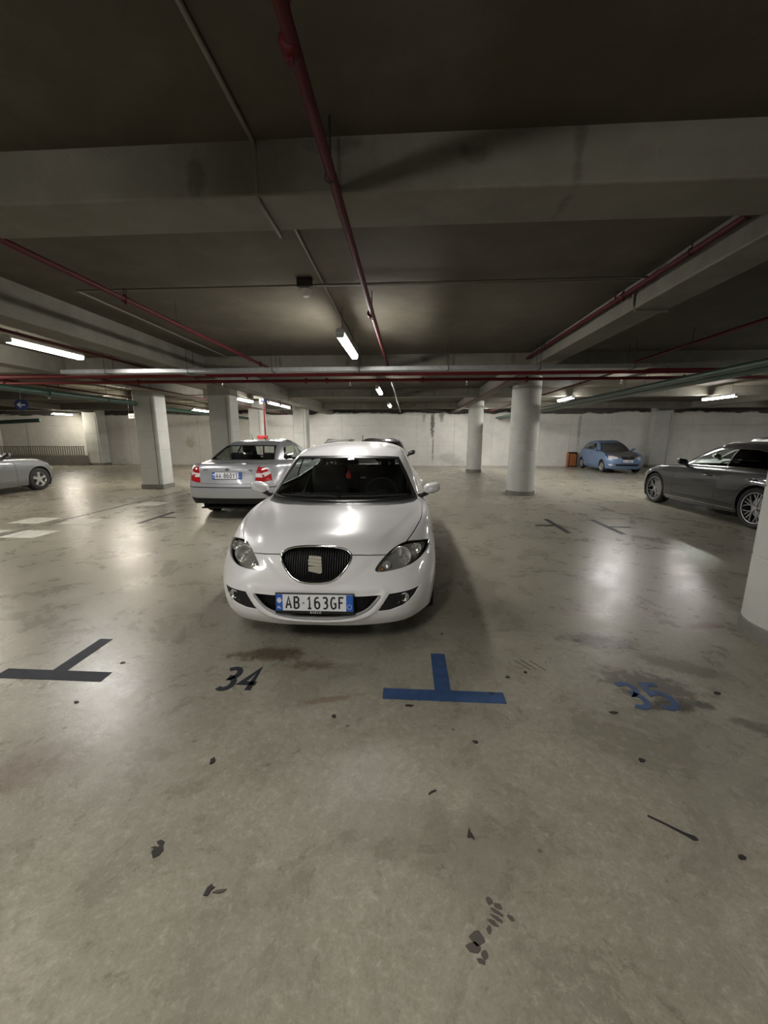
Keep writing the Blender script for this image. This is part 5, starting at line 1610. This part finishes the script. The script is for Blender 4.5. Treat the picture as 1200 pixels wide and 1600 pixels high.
def build_car(S, loc, rz, paint_mat, label, glass_mat='glass', rear_glass=None, front_glass=None, nu=7, nv=6, wheel='multi', rim='alloy', trim='black_plastic', seats=True, group=None, posts=True):
    G = car_grid(S)
    root = car_root('car', label, loc, rz, group)
    b = Body(G, nu, nv, crease=(6,))
    r4, r5, r6 = G[4], G[6], G[8]
    # windscreen and rear window in the plane of their frames
    up = lambda c: c.z > S['zc'] - .02 and c.y < (S['yc'] + S['yg']) / 2
    def frame(rows, k0, k1, shrink, drop):
        pts = []
        lo = [rows[0][i] for i in range(14)]
        return pts
    wl = [(r5[i][0], r5[i][2]) for i in range(0, 5)]
    wt = [(r6[i][0], r6[i][2]) for i in range(0, 5)]
    def scaled(k, dz0, dz1):
        q = [(x * k, z + dz0) for x, z in wl] + [(x * k, z - dz1) for x, z in wt]
        return hull(q + [(-x, z) for x, z in q])
    b.cut('windscreen', 'front', scaled(.925, .022, .020), mirror=False, lim=up)
    b.cut('frit', 'front', scaled(.972, .004, .004), mirror=False, lim=up)
    rl = [(r5[i][0], r5[i][2]) for i in range(10, 14)]
    rt_ = [(r6[i][0], r6[i][2]) for i in range(10, 14)]
    def scaledr(k, dz0, dz1):
        q = [(x * k, z + dz0) for x, z in rl] + [(x * k, z - dz1) for x, z in rt_]
        return hull(q + [(-x, z) for x, z in q])
    upr = lambda c: c.z > S['zd'] - .03 and c.y > (S['yc'] + S['yg']) / 2
    b.cut('rear_screen', 'back', scaledr(.95, .030, .022), mirror=False, lim=upr)
    b.cut('frit_r', 'back', scaledr(.985, .012, .008), mirror=False, lim=upr)
    hi = lambda c: c.z > S['zc'] - .05
    for key in ('front_window', 'rear_side_window', 'quarter_window'):
        if key in S: b.cut(key, 'left', hull(S[key]), lim=hi)
    if 'pillar_trim' in S:
        for pl in S['pillar_trim']: b.cut('pillar_trim', 'left', hull(pl), lim=hi)
    if 'window_surround' in S: b.cut('surround', 'left', hull(S['window_surround']), lim=hi)
    for key, view, polys, lim in S.get('cuts', ()):
        for pl in polys: b.cut(key, view, hull(pl) if len(pl) > 4 else pl, lim=lim)
    for y in (S['yf'], S['yr']): arch_cut(b, y, S['rt'] + .01, S['ra'])
    for (view, path, w_, lim) in S.get('gaps', ()):
        b.strip('gap', view, path, w_, lim=lim)
    for key, pt in S.get('floods', ()):
        for s in (1, -1):
            b.flood(key + ('' if pt[0] == 0 else str(s)), (pt[0] * s, pt[1], pt[2]))
    b.part(0, 'body', paint_mat, root, wall=.014)
    for key, pt in S.get('floods', ()):
        for s in (1, -1):
            if pt[0] == 0 and s < 0: continue
            b.part(key + ('' if pt[0] == 0 else str(s)), key, paint_mat, root, wall=.012)
    b.part('windscreen', 'windscreen', M[front_glass or 'glass_front'], root, recess=.004, wall=0)
    b.part('frit', 'windscreen_border', M['black_plastic'], root, recess=.003, wall=.008)
    b.part('rear_screen', 'rear_window', M[rear_glass or glass_mat], root, recess=.004, wall=0)
    b.part('frit_r', 'rear_window_border', M['black_plastic'], root, recess=.003, wall=.008)
    for s in (1, -1):
        for key in ('front_window', 'rear_side_window', 'quarter_window'):
            if key in S: b.part(key, 'door_window', M[glass_mat if key == 'front_window' else (rear_glass or glass_mat)], root, recess=.004, wall=0, side=s)
    b.part('pillar_trim', 'pillar_trim', M['black_plastic'], root, recess=.002, wall=0)
    b.part('surround', 'window_surround', M[trim], root, recess=-.001, wall=.008)
    undercarriage(root, S, b)
    ww = S.get('tw', .21)
    for y in (S['yf'], S['yr']):
        for s in (1, -1): make_wheel(root, s * (S['W'] / 2 - ww / 2 - .012), y, S['rt'], ww, S['rim'], s, wheel, M[rim])
    hw = S['W'] / 2
    if S.get('mirror'):
        my, mz, mx = S['mirror']
        for s in (1, -1): make_mirror(root, s, s * mx, my, mz, paint_mat, S.get('msc', .95))
    for (y, z) in S.get('handles', ()): door_handle(b, root, y, z, paint_mat)
    if seats:
        yc = S['yw'] + .42
        for s in (1, -1):
            make_seat(root, s * .36, yc, .50, M['interior'])
            make_seat(root, s * .34, min(yc + .80, S['yg'] - .46), .48, M['interior'], .28, .60, 'rear_seat', .48)
        MB().prism([(S['yc'] + .20, .58), (S['yc'] + .18, S['zc'] - .06), (S['yc'] + .42, S['zc'] - .03), (S['yc'] + .72, S['zc'] - .05), (S['yc'] + .78, .56)], -hw * .78, hw * .78, lambda a, c, e: (e, a, c)).build('dashboard', M['interior'], root)
        st = MB().tube([(.185 * math.cos(a), 0, .185 * math.sin(a)) for a in [2 * PI * k / 24 for k in range(24)]], .014, 8, True).box(-.18, .18, -.01, .01, -.018, .018).box(-.05, .05, -.02, .02, -.06, .05, .01)
        st.build('steering_wheel', M['interior'], root, smooth=True, loc=(.36, S['yc'] + .86, S['zc'] - .06), rot=(math.radians(-24), 0, 0))
        MB().box(-hw * .76, hw * .76, S['yc'] + .1, S['yg'] + .1, .25, .28).build('cabin_floor', M['interior'], root)
        MB().box(-hw * .70, hw * .70, S['yg'] - .35, S['yd'], S['zd'] - .12, S['zd'] - .10).build('parcel_shelf', M['interior'], root)
    return root, b, G

def lerp2(P, t): return None
def door_gaps(S, ya, yb, yc_, zb0, zb1, zbot=.33):
    """door outlines in side view: ya front edge, yb middle, yc_ rear edge at belt height"""
    ar = S['yr'] - S['ra']
    return [('left', [(ya + .10, zb0), (ya, zb0 - .16), (ya - .02, zbot), (yb - .03, zbot), (yb, zb0 - .16), (yb, zb0 + .02)], .006, None),
            ('left', [(yb - .03, zbot), (ar - .06, zbot), (ar + .02, .60), (yc_ - .05, zb1 - .16), (yc_, zb1)], .006, None)]

# ---- silver sedan seen from behind
SB = dict(L=4.80, W=1.765, H=1.455, yf=.93, yr=3.735, ra=.345, rt=.318, rim=.205, f=(.08, .03, 0, .02, .06), r=(.09, .02, .0, .045, .085),
          zs=(.90, .97), zh=.80, zt=1.005, yc=1.28, zc=.965, yw=2.02, zw=1.355, yg=3.56, zg=1.355, yd=4.16, zd=1.065, wb=.755, wr=.565, tail=.92, zrl=.31, rail=.095,
          mirror=(1.78, 1.00, .80), cpx=.86)
SB['front_window'] = [(1.98, .995), (2.48, 1.315), (2.60, 1.325), (2.60, 1.02)]
SB['rear_side_window'] = [(2.68, 1.02), (2.68, 1.33), (3.15, 1.325), (3.42, 1.27), (3.70, 1.09), (3.62, 1.05)]
SB['pillar_trim'] = [[(2.60, 1.02), (2.60, 1.326), (2.68, 1.331), (2.68, 1.02)]]
SB['window_surround'] = [(1.90, .980), (2.46, 1.338), (2.65, 1.350), (3.15, 1.345), (3.44, 1.29), (3.76, 1.09), (3.66, 1.03)]
bk = lambda c: c.y > 4.2
tl = [(.545, .985), (.65, .965), (.735, .885), (.765, .735), (.50, .70), (.515, .86)]
SB['cuts'] = [('tail_top', 'back', [[(.545, .985), (.65, .965), (.712, .905), (.60, .868), (.518, .872)]], bk),
              ('tail_mid', 'back', [[(.518, .872), (.60, .868), (.712, .905), (.742, .86), (.64, .798), (.508, .80)]], bk),
              ('tail_low', 'back', [[(.508, .80), (.64, .798), (.742, .86), (.765, .735), (.50, .70)]], bk),
              ('bump_strip', 'back', [[(-.84, .612), (.84, .612), (.84, .628), (-.84, .628)]], lambda c: c.y > 4.35),
              ('valance', 'back', [[(-.86, .24), (.86, .24), (.86, .425), (-.86, .425)]], lambda c: c.y > 4.2),
              ('valance', 'left', [[(4.08, .2), (4.4, .2), (4.4, .425), (4.08, .425)]], None)]
SB['gaps'] = door_gaps(SB, 1.62, 2.64, 3.62, .97, 1.01) + [('back', [(.505, .71), (.49, .69), (0, .685)], .006, bk), ('back', [(.54, .97), (.56, .99), (.60, 1.06)], .006, bk), ('back', [(.50, .70), (.545, .98)], .005, bk)]
SB['floods'] = [('boot_lid', (0, 4.78, .92)), ('front_door', (.88, 2.1, .6)), ('rear_door', (.88, 2.9, .6))]
SB['handles'] = [(2.45, .86), (3.30, .88)]
silver = paint('silver_car_paint', (0.44, 0.45, 0.47), 0.5, 0.32)
sil, sb, sg = build_car(SB, (-3.20, 6.63 + 4.80, 0), PI, silver, 'silver four-door sedan seen from behind, left of the white hatchback', nu=8, nv=7, trim='satin', wheel='multi')
for s in (1, -1):
    t = sb.part('tail_top', 'tail_light', M['red_lens'], sil, recess=-.003, wall=.012, side=s)
    sb.part('tail_mid', 'clear_band', M['white_lens'], t, recess=-.003, wall=.012, side=s)
    sb.part('tail_low', 'brake_lens', M['red_lens'], t, recess=-.003, wall=.012, side=s)
    p, n = sb.ray('back', s * .625, .815)
    MB().lathe([(0, .004), (.030, .003), (.034, 0)], 16, 'y').build('bulb_ring', M['red_lens'], t, smooth=True, loc=p + n * .003)
sb.part('bump_strip', 'bumper_strip', M['black_plastic'], sil, recess=.004, wall=0)
sb.part('valance', 'rear_valance', M['matte_black'], sil, recess=.002, wall=.02)
p, n = sb.ray('back', 0, .83)
make_plate(sil, (0, p.y + .012, .83), math.radians(8), 1, ('AA', '860', 'YT'))
p, n = sb.ray('back', 0, .935)
e = MB()
for a0 in (0,):
    e.tube([(.036 * math.cos(a), 0, .036 * math.sin(a)) for a in [2 * PI * k / 24 for k in range(24)]], .006, 8, True)
e.lathe([(0, .004), (.033, .002), (.034, -.006)], 20, 'y')
em = e.build('emblem', M['satin'], sil, smooth=True, loc=p + n * .004, rot=(math.radians(-10), 0, 0))
w_ = MB()
mpb = lambda a, c, z: (-a, .005 + z, c)
for st in ([(-.02, .018), (.004, .0), (-.004, -.022)], [(-.004, .022), (.018, .004), (.020, -.010)]): stroke_flat(w_, st, .008, 0, .002, mpb)
w_.build('emblem_mark', M['plate_black'], em)
p, n = sb.ray('back', .36, .93)
mpb2 = lambda a, c, z: (-a, z, c)
text_mb('SUPERB', .018, .017, .004, 0, .003, mpb2, x0=0, y0=0, gap=.8).build('lettering', M['plate_black'], sil, loc=(.44, p.y + .002, .92), rot=(math.radians(-8), 0, math.radians(4)))
o = MB()
for k in range(4): o.box(-.045 + k * .024, -.028 + k * .024, 0, .003, .012, .028)
for k in range(3): o.box(-.030 + k * .024, -.014 + k * .024, 0, .003, -.014, .002)
p, n = sb.ray('back', -.40, .91)
o.build('badge', M['dark_metal'], sil, loc=(-.41, p.y - .004, .905), rot=(math.radians(-8), 0, math.radians(-4)))
p, n = sb.ray('top', 0, 3.45)
MB().tube([p - Vector((0, 0, .01)), p + Vector((0, .01, .02)), p + Vector((0, .11, .17))], [.018, .007, .003], 8).build('roof_aerial', M['matte_black'], sil)
sb.bm.free()

# ---- silver saloon at the left picture edge, nose to the right
ME = dict(L=4.82, W=1.82, H=1.45, yf=.84, yr=3.69, ra=.355, rt=.322, rim=.205, f=(.07, .03, 0, .03, .10), r=(.08, .02, 0, .05, .09),
          zs=(.88, .95), zh=.745, zt=.98, yc=1.15, zc=.955, yw=1.90, zw=1.345, yg=3.55, zg=1.345, yd=4.15, zd=1.03, wb=.77, wr=.58, nose=1.15, rail=.10,
          mirror=(1.68, 1.0, .80))
ME['front_window'] = [(1.80, .985), (2.36, 1.305), (2.78, 1.325), (2.78, 1.0)]
ME['rear_side_window'] = [(2.85, 1.0), (2.85, 1.32), (3.2, 1.31), (3.48, 1.25), (3.74, 1.06), (3.6, 1.02)]
ME['pillar_trim'] = [[(2.78, 1.0), (2.78, 1.316), (2.85, 1.321), (2.85, 1.0)]]
fr_l = lambda c: c.y < .9
ME['cuts'] = [('lamp', 'front', [smooth_poly([(.50, .70), (.60, .745), (.72, .73), (.80, .66), (.77, .58), (.62, .56), (.52, .61)], 2)], fr_l),
              ('grille', 'front', [[(-.33, .69), (.33, .69), (.26, .53), (-.26, .53)]], fr_l),
              ('intake', 'front', [[(-.50, .37), (.50, .37), (.44, .26), (-.44, .26)]], fr_l),
              ('moulding', 'left', [[(1.30, .555), (3.25, .565), (3.25, .60), (1.30, .59)]], None)]
ME['gaps'] = door_gaps(ME, 1.50, 2.80, 3.60, .95, 1.0) + [('left', [(.14, .62), (.30, .60), (.47, .52)], .006, None)]
ME['floods'] = [('front_door', (.9, 2.3, .7)), ('rear_door', (.9, 3.1, .7))]
silver2 = paint('pale_silver_car_paint', (0.19, 0.195, 0.20), 0.5, 0.32)
mb_, bb, gg = build_car(ME, (-11.42, 11.28, 0), PI, silver2, 'silver saloon cut by the left picture edge, nose to the right', nu=7, nv=6, wheel='five')
for s in (1, -1):
    bb.part('lamp', 'headlight', M['white_lens'], mb_, recess=-.001, wall=.01, side=s)
    bb.part('moulding', 'side_moulding', silver2, mb_, recess=-.012, wall=.014, side=s)
bb.part('grille', 'grille', M['matte_black'], mb_, recess=.02, wall=0)
bb.part('intake', 'lower_intake', M['matte_black'], mb_, recess=.02, wall=0)
bb.bm.free()

# ---- dark grey sedan at the right, nose away
AU = dict(L=4.62, W=1.86, H=1.42, yf=.86, yr=3.51, ra=.375, rt=.345, rim=.262, tw=.235, f=(.07, .02, 0, .02, .08), r=(.08, .02, 0, .05, .09),
          zs=(.86, .93), zh=.78, zt=.97, yc=1.20, zc=.925, yw=1.94, zw=1.315, yg=3.42, zg=1.315, yd=4.02, zd=1.005, wb=.80, wr=.585, rail=.095,
          mirror=(1.74, .97, .84))
AU['front_window'] = [(1.70, .952), (2.27, 1.272), (2.66, 1.288), (2.66, .972)]
AU['rear_side_window'] = [(2.69, .972), (2.69, 1.29), (3.05, 1.285), (3.34, 1.235), (3.66, 1.04), (3.55, .99)]
AU['pillar_trim'] = [[(2.66, .972), (2.66, 1.289), (2.69, 1.291), (2.69, .972)]]
AU['window_surround'] = [(1.62, .942), (2.25, 1.287), (2.68, 1.303), (3.05, 1.298), (3.36, 1.248), (3.72, 1.035), (3.60, .978)]
AU['cuts'] = [('sill', 'left', [[(1.27, .245), (3.10, .245), (3.10, .262), (1.27, .262)]], None),
              ('lamp', 'front', [smooth_poly([(.45, .66), (.60, .73), (.76, .73), (.82, .68), (.74, .61), (.55, .60)], 2)], lambda c: c.y < .9),
              ('grille', 'front', [[(-.38, .70), (.38, .70), (.30, .40), (-.30, .40)]], lambda c: c.y < .9),
              ('tail', 'back', [[(.42, .86), (.80, .88), (.84, .78), (.80, .70), (.45, .72)]], lambda c: c.y > 4.0)]
AU['gaps'] = door_gaps(AU, 1.48, 2.66, 3.50, .93, .96) + [('left', [(.16, .66), (.34, .64), (.47, .55)], .006, None)]
AU['floods'] = [('front_door', (.9, 2.2, .7)), ('rear_door', (.9, 3.0, .7))]
AU['handles'] = [(2.42, .785), (3.38, .80)]
grey = paint('dark_grey_car_paint', (0.040, 0.042, 0.045), 0.4, 0.26)
au, ab, ag = build_car(AU, (6.68, 10.16, 0), PI, grey, 'dark grey sedan with black wheels at the right, partly behind the near pillar', 'glass', 'glass_dark', nu=8, nv=7, wheel='ysplit', rim='alloy', trim='chrome')
for s in (1, -1):
    ab.part('sill', 'sill_strip', M['chrome'], au, recess=-.004, wall=.006, side=s)
    ab.part('lamp', 'headlight', M['white_lens'], au, recess=-.001, wall=.01, side=s)
    ab.part('tail', 'tail_light', M['red_lens'], au, recess=-.001, wall=.01, side=s)
ab.part('grille', 'grille', M['matte_black'], au, recess=.02, wall=0)
ab.bm.free()

# ---- dusty blue hatchback against the back wall
BL = dict(L=3.90, W=1.65, H=1.49, yf=.78, yr=3.26, ra=.325, rt=.29, rim=.185, tw=.175, f=(.07, .03, 0, .02, .05), r=(.06, .01, 0, .03, .06),
          zs=(.92, 1.0), zh=.80, zt=1.02, yc=1.02, zc=.99, yw=1.72, zw=1.375, yg=3.50, zg=1.36, yd=3.74, zd=1.08, wb=.725, wr=.535, nose=1.0, tail=.85, rail=.10,
          mirror=(1.42, 1.03, .755), msc=.85)
BL['front_window'] = [(1.58, 1.02), (2.08, 1.335), (2.26, 1.355), (2.26, 1.04)]
BL['rear_side_window'] = [(2.33, 1.04), (2.33, 1.36), (2.85, 1.355), (3.20, 1.30), (3.38, 1.12), (3.30, 1.08)]
BL['pillar_trim'] = [[(2.26, 1.04), (2.26, 1.356), (2.33, 1.361), (2.33, 1.04)]]
fb = lambda c: c.y < .75
BL['cuts'] = [('lamp', 'front', [smooth_poly([(.40, .735), (.50, .78), (.64, .795), (.735, .76), (.72, .68), (.60, .665), (.46, .67)], 2)], fb),
              ('grille', 'front', [smooth_poly([(-.31, .765), (0, .775), (.31, .765), (.26, .69), (.16, .65), (-.16, .65), (-.26, .69)], 2)], fb),
              ('intake', 'front', [[(-.52, .44), (.52, .44), (.46, .35), (-.46, .35)]], fb),
              ('fog', 'front', [smooth_poly([(.60, .42), (.66, .44), (.72, .42), (.70, .37), (.62, .36)], 2)], fb),
              ('bonnet', 'top', [[(-.30, .02), (.30, .02), (.46, .12), (.585, .40), (.65, .75), (.665, 1.0), (.60, 1.16), (.3, 1.04), (-.3, 1.04), (-.60, 1.16), (-.665, 1.0), (-.65, .75), (-.585, .40), (-.46, .12)]], lambda c: .72 < c.z < 1.0 and c.y < 1.25),
              ('tail', 'back', [[(.56, 1.02), (.70, 1.0), (.74, .80), (.58, .78)]], lambda c: c.y > 3.3)]
BL['gaps'] = door_gaps(BL, 1.24, 2.30, 3.22, .99, 1.03) + [('top', smooth_path([(.42, .10), (.50, .22), (.60, .45), (.66, .75), (.69, 1.0), (.70, 1.22)], 3), .008, lambda c: c.z > .7 and c.y < 1.3)]
BL['floods'] = [('front_door', (.82, 1.8, .7)), ('rear_door', (.82, 2.7, .7))]
BL['handles'] = [(2.10, .90), (3.02, .93)]
blue = paint('pale_blue_car_paint', (0.13, 0.20, 0.33), 0.25, 0.42, 0.4)
dusty = simple('dusty_dark_bonnet', (0.085, 0.085, 0.08), 0.45, 0, 0.2, noise=0.25, nscale=4)
bl_root, bl, lg = build_car(BL, (9.05, 16.43, 0), math.radians(-3), blue, 'small dusty blue hatchback parked nose out against the back wall', 'glass', None, 'glass_dirty', nu=7, nv=6, wheel='cap', rim='satin')
for s in (1, -1):
    lm = bl.part('lamp', 'headlight', M['white_lens'], bl_root, recess=-.001, wall=.01, side=s)
    bl.part('fog', 'fog_light', M['white_lens'], bl_root, recess=-.001, wall=.01, side=s)
    bl.part('tail', 'tail_light', M['red_lens'], bl_root, recess=-.001, wall=.01, side=s)
bl_root.scale = (.9, .9, .9)
bl.part('bonnet', 'bonnet', dusty, bl_root, recess=0, wall=.01)
bl.part('grille', 'grille', M['matte_black'], bl_root, recess=.02, wall=0)
bl.part('intake', 'lower_intake', M['matte_black'], bl_root, recess=.03, wall=0)
p, n = bl.ray('front', 0, .575)
make_plate(bl_root, (0, p.y - .018, .575), math.radians(-5), -1, ('AA', '180', 'FT'))
BLP = (p.y,)
p, n = bl.ray('front', 0, .735)
MB().tube([(.045 * math.cos(a), 0, .022 * math.sin(a)) for a in [2 * PI * k / 20 for k in range(20)]], .006, 8, True).box(-.07, .07, -.004, .004, -.006, .006).build('emblem', M['chrome'], bl_root, smooth=True, loc=p - Vector((0, .004, 0)))
bl.bm.free()

# ---- white car beyond the grey sedan, and a black estate behind the white hatchback
WH = dict(AU); WH = {k: v for k, v in AU.items()}
WH.update(L=4.45, H=1.50, rt=.32, ra=.35, rim=.21, tw=.21)
white2 = paint('second_white_car_paint', (0.72, 0.72, 0.71), 0, 0.32)
wr_, wb_, wg_ = build_car(WH, (9.12, 12.5, 0), PI, white2, 'white car mostly hidden behind the dark grey sedan', nu=6, nv=5, wheel='multi')
for s in (1, -1):
    wb_.part('sill', 'sill_strip', M['black_plastic'], wr_, recess=-.002, wall=.006, side=s)
    wb_.part('lamp', 'headlight', M['white_lens'], wr_, recess=-.001, wall=.01, side=s)
    wb_.part('tail', 'tail_light', M['red_lens'], wr_, recess=-.001, wall=.01, side=s)
wb_.part('grille', 'grille', M['matte_black'], wr_, recess=.02, wall=0)
wb_.bm.free()
ES = {k: v for k, v in BL.items()}
ES.update(W=1.74, H=1.455, L=4.2, wb=.76, wr=.58)
for k in ('cuts', 'gaps', 'floods', 'handles'): ES[k] = ()
ES['yr'] = 3.35; ES['yg'] = 3.75; ES['yd'] = 4.03; ES['msc'] = 1.0; ES['mirror'] = (1.42, 1.03, .80)
black = paint('black_car_paint', (0.022, 0.022, 0.024), 0.2, 0.25)
er, eb, eg = build_car(ES, (-.80, 9.6, 0), math.radians(0), black, 'black estate car just showing behind the roof of the white hatchback', 'glass_dark', nu=6, nv=5, wheel='multi')
for s in (1, -1):
    for (x, y0, y1) in ((s * .52, 2.0, 3.4),):
        pts = []
        for y in np.linspace(y0, y1, 8):
            p, n = eb.ray('top', x, y); pts.append(p + Vector((0, 0, .035)))
        pts = [pts[0] - Vector((0, .06, .035))] + pts + [pts[-1] + Vector((0, .06, -.035))]
        MB().tube(pts, .011, 8).build('roof_rail', M['satin'], er, smooth=True)
eb.bm.free()
ES2 = {k: v for k, v in ES.items()}
ES2.update(H=1.385, zw=1.29, zg=1.29, rail=.09)
pale = paint('pale_car_paint', (0.60, 0.59, 0.56), 0.1, 0.35)
e2, eb2, eg2 = build_car(ES2, (-3.12, 15.6, 0), 0, pale, 'pale estate car with roof rails at the back wall, hidden behind the white hatchback', 'glass', nu=6, nv=5, wheel='multi')
for s in (1, -1):
    pts = []
    for y in np.linspace(1.95, 3.3, 8):
        p, n = eb2.ray('top', s * .52, y); pts.append(p + Vector((0, 0, .045)))
    pts = [pts[0] - Vector((0, .07, .045))] + pts + [pts[-1] + Vector((0, .07, -.045))]
    MB().tube(pts, .013, 8).build('roof_rail', M['dark_metal'], e2, smooth=True)
eb2.bm.free()
